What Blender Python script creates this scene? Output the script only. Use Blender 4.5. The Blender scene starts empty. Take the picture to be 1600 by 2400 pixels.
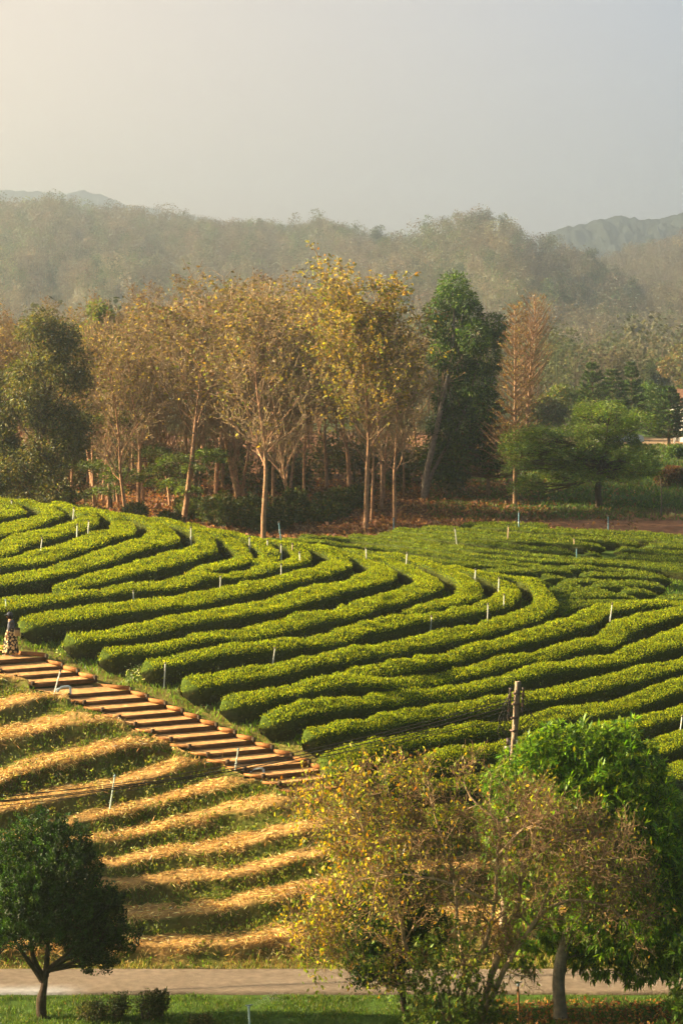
import bpy, math, random
import numpy as np

R = math.radians
F, HZ = 5600.0, 840.0            # focal length in photo pixels, horizon line
rng = np.random.default_rng(7)
scene = bpy.context.scene
COL = scene.collection

# ------------------------------------------------------------------ helpers
def lin(c):
    return tuple(((v / 255.0) / 12.92 if v / 255.0 <= 0.04045 else ((v / 255.0 + 0.055) / 1.055) ** 2.4) for v in c)

def _hash(i, j, k, s):
    n = (i * 374761393 + j * 668265263 + k * 2147483647 + s * 1274126177) & 0xffffffff
    n = ((n ^ (n >> 13)) * 1274126177) & 0xffffffff
    return ((n ^ (n >> 16)) & 0xffff) / 65535.0

def noise(x, y, z=0.0, s=0):
    x, y, z = np.broadcast_arrays(np.asarray(x, float), np.asarray(y, float), np.asarray(z, float))
    xi, yi, zi = np.floor(x).astype(np.int64), np.floor(y).astype(np.int64), np.floor(z).astype(np.int64)
    fx, fy, fz = x - xi, y - yi, z - zi
    fx, fy, fz = fx * fx * (3 - 2 * fx), fy * fy * (3 - 2 * fy), fz * fz * (3 - 2 * fz)
    r = 0
    for a in (0, 1):
        for b in (0, 1):
            for c in (0, 1):
                w = (fx if a else 1 - fx) * (fy if b else 1 - fy) * (fz if c else 1 - fz)
                r = r + w * _hash(xi + a, yi + b, zi + c, s)
    return r

def fbm(x, y, z=0.0, s=0, o=4):
    r, a, t = 0, 1.0, 0
    for i in range(o):
        f = 2.03 ** i
        r = r + a * noise(np.asarray(x) * f, np.asarray(y) * f, np.asarray(z) * f, s + i * 17)
        t += a; a *= 0.5
    return r / t

class G:
    """quad soup with a colour per vertex"""
    def __init__(self): self.V, self.F, self.C, self.n = [], [], [], 0
    def add(self, V, Fc, C=(1, 1, 1)):
        V = np.asarray(V, float).reshape(-1, 3)
        if not len(V): return
        self.V.append(V); self.F.append(np.asarray(Fc, np.int64).reshape(-1, 4) + self.n)
        C = np.asarray(C, float)
        if C.ndim == 1: C = np.tile(C, (len(V), 1))
        self.C.append(C); self.n += len(V)
    def grid(self, P, C=(1, 1, 1), closed=False):
        P = np.asarray(P, float); a, b = P.shape[:2]
        idx = np.arange(a * b).reshape(a, b)
        if closed: idx = np.concatenate([idx, idx[:, :1]], 1)
        q = np.stack([idx[:-1, :-1], idx[:-1, 1:], idx[1:, 1:], idx[1:, :-1]], -1).reshape(-1, 4)
        C = np.asarray(C, float)
        self.add(P.reshape(-1, 3), q, C.reshape(-1, 3) if C.ndim == 3 else C)
    def box(self, c, s, C=(1, 1, 1), rz=0.0, M=None):
        x, y, z = np.array(s) / 2
        v = np.array([[-x,-y,-z],[x,-y,-z],[x,y,-z],[-x,y,-z],[-x,-y,z],[x,-y,z],[x,y,z],[-x,y,z]])
        if M is not None: v = v @ np.asarray(M).T
        if rz:
            cr, sr = math.cos(rz), math.sin(rz)
            v = v @ np.array([[cr, sr, 0], [-sr, cr, 0], [0, 0, 1]])
        self.add(v + np.array(c), [[0,3,2,1],[4,5,6,7],[0,1,5,4],[1,2,6,5],[2,3,7,6],[3,0,4,7]], C)
    def tube(self, P, r, k=5, C=(1, 1, 1), cap=True):
        P = np.asarray(P, float); n = len(P)
        r = np.broadcast_to(np.asarray(r, float), (n,))
        T = np.gradient(P, axis=0); T /= np.linalg.norm(T, axis=1)[:, None] + 1e-9
        m = T.mean(0); ref = np.array([1., 0, 0]) if abs(m[0]) < 0.7 * np.linalg.norm(m) + 1e-9 else np.array([0, 0, 1.])
        A = np.cross(T, ref); A /= np.linalg.norm(A, axis=1)[:, None] + 1e-9
        B = np.cross(T, A)
        t = np.arange(k) * 2 * math.pi / k
        V = P[:, None] + r[:, None, None] * (np.cos(t)[None, :, None] * A[:, None] + np.sin(t)[None, :, None] * B[:, None])
        self.grid(V, C, closed=True)
        if cap and k % 2 == 0:
            for e in (0, n - 1):
                self.add(np.concatenate([V[e], P[e:e+1]]), [[i, i + 1, (i + 2) % k, k] for i in range(0, k, 2)], C)
    def lathe(self, prof, c, k=12, C=(1, 1, 1), sc=(1, 1)):
        t = np.arange(k) * 2 * math.pi / k
        P = np.array([[[c[0] + r * math.cos(a) * sc[0], c[1] + r * math.sin(a) * sc[1], c[2] + z] for a in t] for r, z in prof])
        self.grid(P, C, closed=True)
    def merged(self):
        return np.concatenate(self.V), np.concatenate(self.F), np.concatenate(self.C)

def mesh(name, g, mat, smooth=False):
    V, Fc, C = g.merged()
    me = bpy.data.meshes.new(name)
    me.vertices.add(len(V)); me.vertices.foreach_set('co', V.astype(np.float32).ravel())
    me.loops.add(Fc.size); me.loops.foreach_set('vertex_index', Fc.astype(np.int32).ravel())
    me.polygons.add(len(Fc))
    me.polygons.foreach_set('loop_start', np.arange(len(Fc), dtype=np.int32) * 4)
    me.polygons.foreach_set('loop_total', np.full(len(Fc), 4, np.int32))
    if smooth: me.polygons.foreach_set('use_smooth', np.ones(len(Fc), bool))
    me.update(calc_edges=True)
    a = me.color_attributes.new('col', 'FLOAT_COLOR', 'POINT')
    a.data.foreach_set('color', np.concatenate([C, np.ones((len(C), 1))], 1).astype(np.float32).ravel())
    me.validate()
    me.materials.append(mat)
    return me

def obj(name, g, mat, parent=None, smooth=False, loc=None):
    me = g if isinstance(g, bpy.types.Mesh) else mesh(name, g, mat, smooth)
    o = bpy.data.objects.new(name, me); COL.objects.link(o)
    if parent: o.parent = parent
    if loc is not None: o.location = loc
    return o

def tag(o, label=None, cat=None, group=None, kind=None):
    if label: o['label'] = label
    if cat: o['category'] = cat
    if group: o['group'] = group
    if kind: o['kind'] = kind
    return o

def thing(name, label, cat, loc=(0, 0, 0), group=None, rz=0.0, sc=1.0):
    o = bpy.data.objects.new(name, None); COL.objects.link(o)
    o.location = loc; o.rotation_euler = (0, 0, rz); o.scale = (sc, sc, sc) if not isinstance(sc, tuple) else sc
    o.empty_display_size = 0.2
    return tag(o, label, cat, group)

def dup(root, loc, rz, sc, label, group=None):
    r = root.copy(); COL.objects.link(r); r.location = loc; r.rotation_euler = (0, 0, rz)
    r.scale = (sc, sc, sc) if not isinstance(sc, tuple) else sc
    r['label'] = label
    if group: r['group'] = group
    elif 'group' in r: del r['group']
    for ch in list(root.children):
        c = ch.copy(); COL.objects.link(c); c.parent = r
    return r

# ------------------------------------------------------------------ materials
def mat(name, color=None, rough=0.8, trans=0.0, attr=True, bump=0.0, bscale=20.0, var=0.0, vscale=3.0, spec=0.3, coat=0.0, trans_tint=(1.5, 1.5, 0.6), metal=0.0):
    m = bpy.data.materials.new(name); m.use_nodes = True
    nt = m.node_tree; N, L = nt.nodes, nt.links; N.clear()
    out = N.new('ShaderNodeOutputMaterial'); bs = N.new('ShaderNodeBsdfPrincipled')
    bs.inputs['Roughness'].default_value = rough; bs.inputs['Specular IOR Level'].default_value = spec
    bs.inputs['Metallic'].default_value = metal
    if attr:
        at = N.new('ShaderNodeAttribute'); at.attribute_name = 'col'; c = at.outputs['Color']
    else:
        rg = N.new('ShaderNodeRGB'); rg.outputs[0].default_value = (*color, 1); c = rg.outputs[0]
    if var > 0:
        tc = N.new('ShaderNodeTexCoord'); nz = N.new('ShaderNodeTexNoise'); nz.inputs['Scale'].default_value = vscale
        nz.inputs['Detail'].default_value = 8; L.new(tc.outputs['Object'], nz.inputs['Vector'])
        mr = N.new('ShaderNodeMapRange'); mr.inputs['From Min'].default_value = 0.3; mr.inputs['From Max'].default_value = 0.7
        mr.inputs['To Min'].default_value = 1 - var; mr.inputs['To Max'].default_value = 1 + var
        L.new(nz.outputs['Fac'], mr.inputs['Value'])
        vm = N.new('ShaderNodeVectorMath'); vm.operation = 'SCALE'
        L.new(c, vm.inputs[0]); L.new(mr.outputs[0], vm.inputs['Scale']); c = vm.outputs[0]
    L.new(c, bs.inputs['Base Color'])
    if bump > 0:
        tc2 = N.new('ShaderNodeTexCoord'); nb = N.new('ShaderNodeTexNoise'); nb.inputs['Scale'].default_value = bscale; nb.inputs['Detail'].default_value = 6
        L.new(tc2.outputs['Object'], nb.inputs['Vector'])
        bp = N.new('ShaderNodeBump'); bp.inputs['Strength'].default_value = bump; bp.inputs['Distance'].default_value = 0.05
        L.new(nb.outputs['Fac'], bp.inputs['Height']); L.new(bp.outputs[0], bs.inputs['Normal'])
    if trans > 0:
        tr = N.new('ShaderNodeBsdfTranslucent'); mx = N.new('ShaderNodeMixShader'); mx.inputs[0].default_value = trans
        vt = N.new('ShaderNodeVectorMath'); vt.operation = 'MULTIPLY'; vt.inputs[1].default_value = trans_tint
        L.new(c, vt.inputs[0]); L.new(vt.outputs[0], tr.inputs['Color'])
        L.new(bs.outputs[0], mx.inputs[1]); L.new(tr.outputs[0], mx.inputs[2]); L.new(mx.outputs[0], out.inputs['Surface'])
    else:
        L.new(bs.outputs[0], out.inputs['Surface'])
    return m

M_leaf = mat('foliage', trans=0.42, rough=0.55, spec=0.35)
M_tea = mat('tea_foliage', trans=0.34, rough=0.8, spec=0.1, trans_tint=(1.6, 1.4, 0.3))
M_body = mat('hedge_core', rough=0.95, spec=0.05, bump=0.8, bscale=14, var=0.35, vscale=9)
M_gloss = mat('glossy_leaf', trans=0.42, rough=0.5, spec=0.3, trans_tint=(1.9, 1.7, 0.5))
M_dry = mat('dry_leaf', trans=0.4, rough=0.7, spec=0.2, trans_tint=(1.4, 1.25, 0.55))
M_bark = mat('bark', rough=0.9, spec=0.1, bump=0.6, bscale=25, var=0.35, vscale=6)
M_ground = mat('earth_and_turf', rough=0.95, spec=0.05, bump=0.9, bscale=7, var=0.3, vscale=2.2)
M_straw = mat('straw', trans=0.25, rough=0.75, spec=0.2, trans_tint=(1.3, 1.2, 0.8))
M_far = mat('distant_foliage', rough=0.95, spec=0.0, trans=0.4, trans_tint=(1.2, 1.2, 0.8))
M_wood = mat('stair_timber', rough=0.8, spec=0.15, bump=0.35, bscale=30, var=0.3, vscale=5)
M_paint = mat('painted_pipe', rough=0.5, spec=0.4)
M_conc = mat('concrete', rough=0.9, spec=0.1, bump=0.5, bscale=18, var=0.22, vscale=4)
M_cloth = mat('cloth', rough=0.9, spec=0.1)
M_metal = mat('dark_metal', rough=0.5, spec=0.4)
M_car = mat('car_paint', rough=0.3, spec=0.5)
M_glass = mat('window_glass', rough=0.1, spec=0.6)

def vary(base, n, amt=0.25, hue=0.12):
    b = np.asarray(base, float)
    if b.ndim == 1: b = np.tile(b, (n, 1))
    k = np.exp(rng.normal(0, amt, (n, 1))); h = np.exp(rng.normal(0, hue, (n, 3)))
    return np.clip(b * k * h, 0.002, 0.9)

def pick(pal, w, n, amt=0.22, hue=0.1):
    w = np.array(w, float); i = rng.choice(len(pal), n, p=w / w.sum())
    return vary(np.array(pal)[i], n, amt, hue)

def sstep(a, b, x):
    t = np.clip((x - a) / (b - a), 0, 1); return t * t * (3 - 2 * t)

def unit(v):
    v = np.asarray(v, float); return v / (np.linalg.norm(v, axis=-1, keepdims=True) + 1e-9)

def leafq(g, P, N_, size, aspect=0.5, col=(1, 1, 1), dirs=None, fold=0.0):
    """one lozenge-shaped leaf per point"""
    P = np.asarray(P, float); n = len(P)
    if n == 0: return
    N_ = unit(N_)
    T = rng.normal(size=(n, 3)) if dirs is None else np.asarray(dirs, float)
    T = T - (T * N_).sum(1, keepdims=True) * N_ * (1 if dirs is None else 0.0)
    T = unit(T); B = unit(np.cross(N_, T)); s = np.broadcast_to(np.asarray(size, float), (n,))[:, None]
    asp = np.broadcast_to(np.asarray(aspect, float), (n,))[:, None]
    V = np.stack([P, P + T * .45 * s + B * .5 * asp * s, P + T * s, P + T * .45 * s - B * .5 * asp * s], 1)
    c = np.asarray(col, float); c = np.tile(c, (n, 1)) if c.ndim == 1 else c
    g.add(V.reshape(-1, 3), np.arange(4 * n).reshape(n, 4), np.repeat(c, 4, 0))

# ------------------------------------------------------------------ terrain
COLS = {
 0:    [(69.6,2272),(72.8,2085),(77.6,1845),(82.4,1662),(86.4,1550),(92.8,1440),(102.4,1335),(112,1250),(120,1188),(126,1184),(133,1225),(140,1270)],
 400:  [(69.6,2272),(72.8,2110),(76,1960),(81.2,1690),(88,1548),(96,1432),(105.6,1322),(114.4,1246),(119,1231),(124,1231),(130,1255),(136,1268)],
 800:  [(69.6,2272),(72.8,2080),(76,1862),(82.4,1702),(90.4,1552),(99.2,1432),(108,1347),(113.6,1311),(118,1299),(122,1293),(127,1277),(133,1257)],
 1200: [(69.6,2272),(72.8,2150),(76,2040),(82.4,1850),(90.4,1672),(99.2,1517),(107.2,1412),(113.6,1354),(120,1316),(126.4,1281),(134.4,1237)],
 1600: [(69.6,2272),(73.6,2120),(77.6,2010),(84.8,1850),(92.8,1700),(101.6,1551),(110.4,1441),(117,1376),(125,1311),(134.4,1246)],
}
BACK = [(142, 1213), (152, 1171), (164, 1131), (180, 1091), (208, 1040), (256, 1000)]
ZFLAT = -17.8
YG = np.arange(56, 330.01, 0.25); XG = np.arange(-2600, 4201, 20.0)
def _pchip(xk, yk, x):
    xk, yk = np.array(xk, float), np.array(yk, float); h = np.diff(xk); d = np.diff(yk) / h
    m = np.zeros(len(xk)); m[0], m[-1] = d[0], d[-1]
    for i in range(1, len(xk) - 1):
        if d[i-1] * d[i] > 0:
            w1, w2 = 2 * h[i] + h[i-1], h[i] + 2 * h[i-1]; m[i] = (w1 + w2) / (w1 / d[i-1] + w2 / d[i])
    i = np.clip(np.searchsorted(xk, x) - 1, 0, len(h) - 1); t = (x - xk[i]) / h[i]
    r = (2*t**3 - 3*t**2 + 1) * yk[i] + (t**3 - 2*t**2 + t) * h[i] * m[i] + (-2*t**3 + 3*t**2) * yk[i+1] + (t**3 - t**2) * h[i] * m[i+1]
    return r
_cz = []
for cx in sorted(COLS):
    kn = [(50, None), (60, None), (68.4, None)] + COLS[cx] + BACK
    ys = [k[0] for k in kn]; zs = [ZFLAT if k[1] is None else -(k[1] - HZ) * k[0] / F for k in kn]
    ys.append(330); zs.append(-7.0)
    _cz.append(_pchip(ys, zs, YG))
_cz = np.array(_cz); _cx = np.array(sorted(COLS), float)
ZG = np.array([[0.0]])
ZG = np.stack([np.interp(XG, _cx, _cz[:, j]) for j in range(len(YG))], 1)
_k = np.exp(-0.5 * (np.arange(-12, 13) / 4.5) ** 2); _k /= _k.sum()
ZG = np.stack([np.convolve(np.pad(ZG[:, j], 12, 'edge'), _k, 'valid') for j in range(len(YG))], 1)

def ground(X, Y):
    X, Y = np.broadcast_arrays(np.asarray(X, float), np.asarray(Y, float))
    u = 800 + X / np.maximum(Y, 1) * F
    fi = np.clip((u - XG[0]) / 20.0, 0, len(XG) - 1.001); fj = np.clip((Y - YG[0]) / 0.25, 0, len(YG) - 1.001)
    i, j = fi.astype(int), fj.astype(int); a, b = fi - i, fj - j
    return (ZG[i, j] * (1-a) * (1-b) + ZG[i+1, j] * a * (1-b) + ZG[i, j+1] * (1-a) * b + ZG[i+1, j+1] * a * b)

def hit(x, y, lift=0.0, guess=None, win=7.0):
    """where the sight line through photo pixel (x, y) meets the ground (raised by lift)"""
    X = (x - 800) / F * YG; g = HZ - (ground(X, YG) + lift) * F / YG
    lo, hi = (0, len(YG)) if guess is None else (max(0, int((guess - win - YG[0]) / .25)), min(len(YG), int((guess + win - YG[0]) / .25)))
    seg = g[lo:hi]; k = np.nonzero((seg[:-1] > y) & (seg[1:] <= y))[0]
    if len(k):
        k = k[0]; t = (seg[k] - y) / (seg[k] - seg[k+1] + 1e-9); Yy = YG[lo + k] + t * 0.25
    else: Yy = YG[lo + int(np.argmin(np.abs(seg - y)))]
    return np.array([(x - 800) / F * Yy, Yy, float(ground((x - 800) / F * Yy, Yy))])

def at(x, y, Y): return np.array([(x - 800) / F * Y, Y, -(y - HZ) / F * Y])

def resample(P, step):
    P = np.asarray(P, float); n = len(P)
    Q = np.concatenate([[2*P[0]-P[1]], P, [2*P[-1]-P[-2]]]); out = []
    for i in range(n - 1):
        p0, p1, p2, p3 = Q[i:i+4]; m = max(2, int(np.linalg.norm(p2 - p1) / (step * .5)))
        t = np.linspace(0, 1, m, endpoint=False)[:, None]
        out.append(0.5 * ((2*p1) + (p2-p0)*t + (2*p0-5*p1+4*p2-p3)*t*t + (-p0+3*p1-3*p2+p3)*t**3))
    out.append(P[-1:]); C = np.concatenate(out)
    s = np.concatenate([[0], np.cumsum(np.linalg.norm(np.diff(C, axis=0), axis=1))])
    q = np.linspace(0, s[-1], max(4, int(s[-1] / step)))
    return np.stack([np.interp(q, s, C[:, k]) for k in range(C.shape[1])], 1)

# ------------------------------------------------------------------ tea rows, traced as sight lines (crop origin, scale, points)
def cr(ox, oy, s, pts): return [(ox + a / s, oy + b / s) for a, b in pts]
A = lambda *p: cr(0, 1160, 3.92, p)
B = lambda *p: cr(400, 1200, 3.92, p)
C = lambda *p: cr(800, 1220, 3.92, p)
D = lambda *p: cr(1200, 1220, 3.92, p)
E = lambda *p: cr(1200, 1500, 3.92, p)
H = lambda *p: cr(800, 1500, 3.92, p)
K = lambda *p: cr(400, 1480, 3.92, p)
X = lambda *p: list(p)
ROWS = [  # (points, extend start, extend end, label)
 (A((-200,275),(0,225),(90,200),(60,130),(-120,85)), 4, 4, 'short tea hedge stub at the hilltop, cut off by the left edge'),
 (A((-200,415),(0,370),(150,320),(350,260),(480,220),(430,165),(250,112),(60,75)), 4, 3, 'first full crescent tea hedge from the hilltop, ending beside the uppermost dark gap'),
 (A((-200,600),(0,550),(200,470),(450,390),(650,340),(800,285),(790,225),(620,165),(400,125)), 4, 2, 'second crescent tea hedge from the hilltop, holding two white sprinkler pipes near its bend'),
 (A((-200,700),(0,685),(300,630),(600,540),(900,440),(1090,380),(1130,310),(1050,240),(850,200),(680,160)), 4, 2, 'third crescent tea hedge from the hilltop, its bend beside the long dark oval gap'),
 (A((-200,880),(0,850),(300,795),(700,700),(1000,600),(1300,500),(1480,440),(1460,350),(1350,280),(1150,230),(950,190)), 4, 2, 'fourth crescent tea hedge from the hilltop, just above one with a pointed left end'),
 (A((510,925),(700,880),(1000,800),(1300,700))+B((0,470),(150,425),(310,380),(325,300),(260,240),(130,185),(0,140)), 0, 2, 'tea hedge whose left end tapers to a point below the fourth crescent of the hilltop'),
 (B((150,620),(350,560),(550,510),(670,460),(640,400),(560,320),(450,260),(330,215)), 0, 2, 'short tapered tea hedge wedged in under the crest, pointed end by the lamp-like sprinkler'),
 (B((740,510),(850,480),(910,430),(870,375),(760,315),(620,272),(500,245)), 0, 2, 'shortest tea hedge of the upper slope, a stubby bend just below the crest'),
 (A((-200,1090),(0,1060),(400,1000),(700,960),(1000,940),(1300,900))+B((0,703),(300,640),(600,620),(900,560),(1100,515),(1190,465),(1170,400),(1050,350),(900,315),(750,290)), 4, 2, 'long tea hedge running in from the left edge above the walking person'),
 (X((52,1478),(130,1457),(204,1446),(332,1432))+B((0,880),(300,820),(600,760),(900,700),(1200,650),(1400,590),(1535,520),(1545,460),(1400,405),(1250,375)), 0, 2, 'long curved tea hedge whose left end stands right beside the walking person'),
 (X((148,1507),(255,1500),(357,1484))+B((0,1070),(300,1020),(600,960),(900,900),(1200,830))+C((-67,670),(100,630),(300,580),(390,530),(340,460),(200,395),(0,335)), 0, 2, 'long curved tea hedge starting above the top landing of the stairs'),
 (X((230,1543),(357,1533),(404,1524))+K((400,90),(700,60))+B((900,1110),(1000,1090),(1300,1020))+C((0,900),(300,800),(600,700),(790,640),(790,580),(650,495),(500,430),(300,375)), 0, 2, 'long curved tea hedge second above the white flowering weeds'),
 (C((570,895),(700,865),(900,810),(1100,745),(1180,690),(1150,620),(1000,530),(800,455),(600,405)), 0, 2, 'broad tapered tea hedge pointing left in the middle of the slope'),
 (X((330,1568))+K((0,320),(400,240),(800,200),(1000,180),(1300,130),(1568,80))+C((300,1010),(600,960),(900,920),(1200,850),(1450,780),(1540,700),(1490,620),(1300,555),(1100,495),(900,440)), 0, 2, 'long curved tea hedge starting at the white flowering weeds'),
 (K((100,520),(400,480),(800,410),(1200,340),(1568,290))+H((400,130),(700,70))+C((1000,1075),(1300,1030),(1568,950))+D((200,880),(300,810),(280,720),(200,640),(80,585),(-150,545),(-350,510)), 0, 2, 'outermost tea hedge of the rounded hill, its bend facing the weedy grass hollow'),
 (X((776,1600))+H((0,375),(300,340),(600,290),(900,220),(1200,150))+D((0,1140),(300,1060),(600,960),(780,870),(950,825),(1200,810),(1568,800)), 0, 6, 'tea hedge with a pointed left end sweeping out to the far right field'),
 (K((460,690),(800,640),(1200,570),(1568,520))+H((400,450),(700,420),(1000,360),(1300,300))+E((0,230),(300,180),(500,110),(800,60))+D((1000,1035),(1250,930),(1568,872)), 0, 6, 'long tea hedge starting halfway along the stairs, fifth up from the fallow tree'),
 (K((820,850),(1100,800),(1400,740),(1568,710))+H((300,600),(600,550),(900,540),(1200,480))+E((0,400),(300,310),(600,270),(900,220),(1200,130),(1400,80))+X((1600,1495)), 0, 5, 'long tea hedge passing behind the very top of the utility pole'),
 (K((1210,1000),(1400,960),(1568,930))+H((300,820),(600,740),(900,710),(1200,670))+E((0,590),(100,570),(400,520),(700,460),(1000,400),(1300,320),(1568,250)), 0, 4, 'tea hedge crossing behind the upper crossarms of the utility pole'),
 (X((845,1772))+H((400,1010),(800,940),(1200,860))+E((0,830),(300,750),(700,680),(1000,640),(1200,560),(1568,450)), 2, 4, 'tea hedge crossing behind the lower half of the utility pole, above the mango tree'),
 (X((960,1815))+H((900,1160),(1200,1080),(1500,1035))+X((1300,1740),(1400,1722))+E((1130,800),(1400,750),(1568,710)), 2, 4, 'tea hedge behind the bright mango crown with one white pipe at the right edge'),
 (X((1100,1848),(1300,1800),(1420,1779))+E((1240,1040),(1400,990),(1568,950)), 3, 4, 'lowest but one tea hedge, showing right of the mango tree'),
 (X((1150,1920),(1400,1860),(1592,1815)), 3, 4, 'lowest tea hedge, a sliver showing right of the mango tree'),
]
FAR = [
 X((1070,1231),(1200,1229),(1285,1237)),
 X((1285,1241),(1400,1247),(1500,1252),(1600,1262)),
 X((1100,1234),(1200,1240),(1277,1248),(1378,1255),(1455,1259),(1530,1266),(1600,1275)),
 X((986,1238),(1080,1246),(1200,1258),(1322,1264),(1430,1268),(1496,1275)),
 X((1505,1278),(1600,1285)),
 X((922,1242),(1004,1249),(1080,1257),(1200,1267),(1302,1273),(1417,1282)),
 X((1437,1288),(1506,1291),(1600,1299)),
 X((887,1251),(978,1260),(1106,1274),(1200,1282),(1276,1290),(1350,1297)),
 X((1360,1298),(1412,1301)),
 X((1430,1304),(1506,1309),(1600,1315)),
 X((820,1255),(902,1263),(1004,1276),(1106,1289),(1200,1298),(1302,1308),(1430,1314),(1600,1328)),
 X((700,1256),(800,1265),(902,1276),(1004,1289),(1106,1303),(1200,1311),(1277,1318),(1404,1323),(1532,1333),(1600,1341)),
 X((665,1270),(757,1273),(800,1279),(902,1288),(1004,1300),(1106,1315),(1200,1323),(1276,1331),(1404,1336),(1532,1346)),
 X((680,1277),(732,1284),(800,1291),(902,1301),(1004,1314),(1093,1327),(1200,1334),(1302,1341),(1340,1343)),
 X((1353,1346),(1455,1349),(1570,1358)),
 X((1119,1343),(1190,1342),(1259,1346)),
 X((1264,1354),(1333,1355)),
 X((1215,1359),(1251,1360),(1287,1365)),
 X((1310,1364),(1430,1366),(1557,1374)),
 X((1297,1374),(1363,1374)),
 X((1379,1374),(1475,1377)),
 X((1277,1387),(1353,1384),(1437,1389)),
 X((1447,1388),(1542,1392)),
 X((1300,1402),(1379,1400),(1455,1399),(1501,1404)),
 X((1524,1402),(1600,1405)),
 X((1318,1436),(1330,1422),(1391,1416),(1455,1414),(1506,1414),(1565,1417)),
]
FARLAB = ['topmost short tea strip below the leaf littered bank', 'thin tea strip along the foot of the bare red bank', 'second tea strip below the red bank, running off to the right edge',
 'long tea strip with the tallest cream pipe standing in it', 'short tea strip at the right edge, third below the red bank', 'tea strip starting at the blue pipe near the forest',
 'dark ended tea strip at the right edge beside the open gap', 'tea strip ending at the blue pipe in the middle of the far field', 'tiny tea strip just left of the open gap',
 'tea strip at the right edge just below the open gap', 'tea strip spanning the whole far field from the forest edge', 'second tea strip spanning the whole far field',
 'third tea strip spanning the far field, starting behind the hill crest', 'lowest long tea strip hugging the crest of the rounded hill', 'ragged tea strip in the scrubby right part of the far field',
 'small bright tea strip beside the outermost bend of the hill', 'short tea strip with bare stems in the scrubby patch', 'small lens shaped tea strip touching the outermost bend',
 'ragged tea strip at the lower edge of the scrubby patch', 'short tea strip third below the scrubby patch left end', 'short tea strip right of a small gap under the scrubby patch',
 'tea strip with a dark underside pointing at the outermost bend', 'short tea strip at the right edge above the sweeping hedges', 'smooth lens shaped tea strip above the rounded block',
 'short tea strip at the far right level with the lens shaped one', 'tea strip with a wide rounded left block facing the grass hollow']

def trace(pts, lift):
    out, gprev = [], None
    for x, y in pts:
        h = hit(x, y, lift, gprev, 6.0) if gprev is not None else hit(x, y, lift)
        out.append(h); gprev = h[1]
    return np.array(out)

def extend(P, a, b):
    P = list(P)
    if a > 0:
        d = unit(P[0][:2] - P[1][:2]); q = P[0][:2] + d * a; P.insert(0, np.array([q[0], q[1], 0]))
    if b > 0:
        d = unit(P[-1][:2] - P[-2][:2]); q = P[-1][:2] + d * b; P.append(np.array([q[0], q[1], 0]))
    return np.array(P)

LINES = []
for pts, a, b, lab in ROWS:
    LINES.append((resample(extend(trace(pts, .55), a, b)[:, :2], .3), lab, 'main'))
for pts, lab in zip(FAR, FARLAB):
    e = 6 if pts[-1][0] > 1590 else 0
    LINES.append((resample(extend(trace(pts, .42), 0, e)[:, :2], .35), lab, 'far'))
ALLP = np.concatenate([np.c_[l, np.full(len(l), i)] for i, (l, _, _) in enumerate(LINES)])

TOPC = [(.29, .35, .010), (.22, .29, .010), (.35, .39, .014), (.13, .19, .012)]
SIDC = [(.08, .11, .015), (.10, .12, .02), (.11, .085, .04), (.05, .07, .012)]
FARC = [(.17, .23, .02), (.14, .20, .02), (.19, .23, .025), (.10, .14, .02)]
FSID = [(.085, .095, .04), (.11, .095, .055), (.06, .08, .03)]

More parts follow.
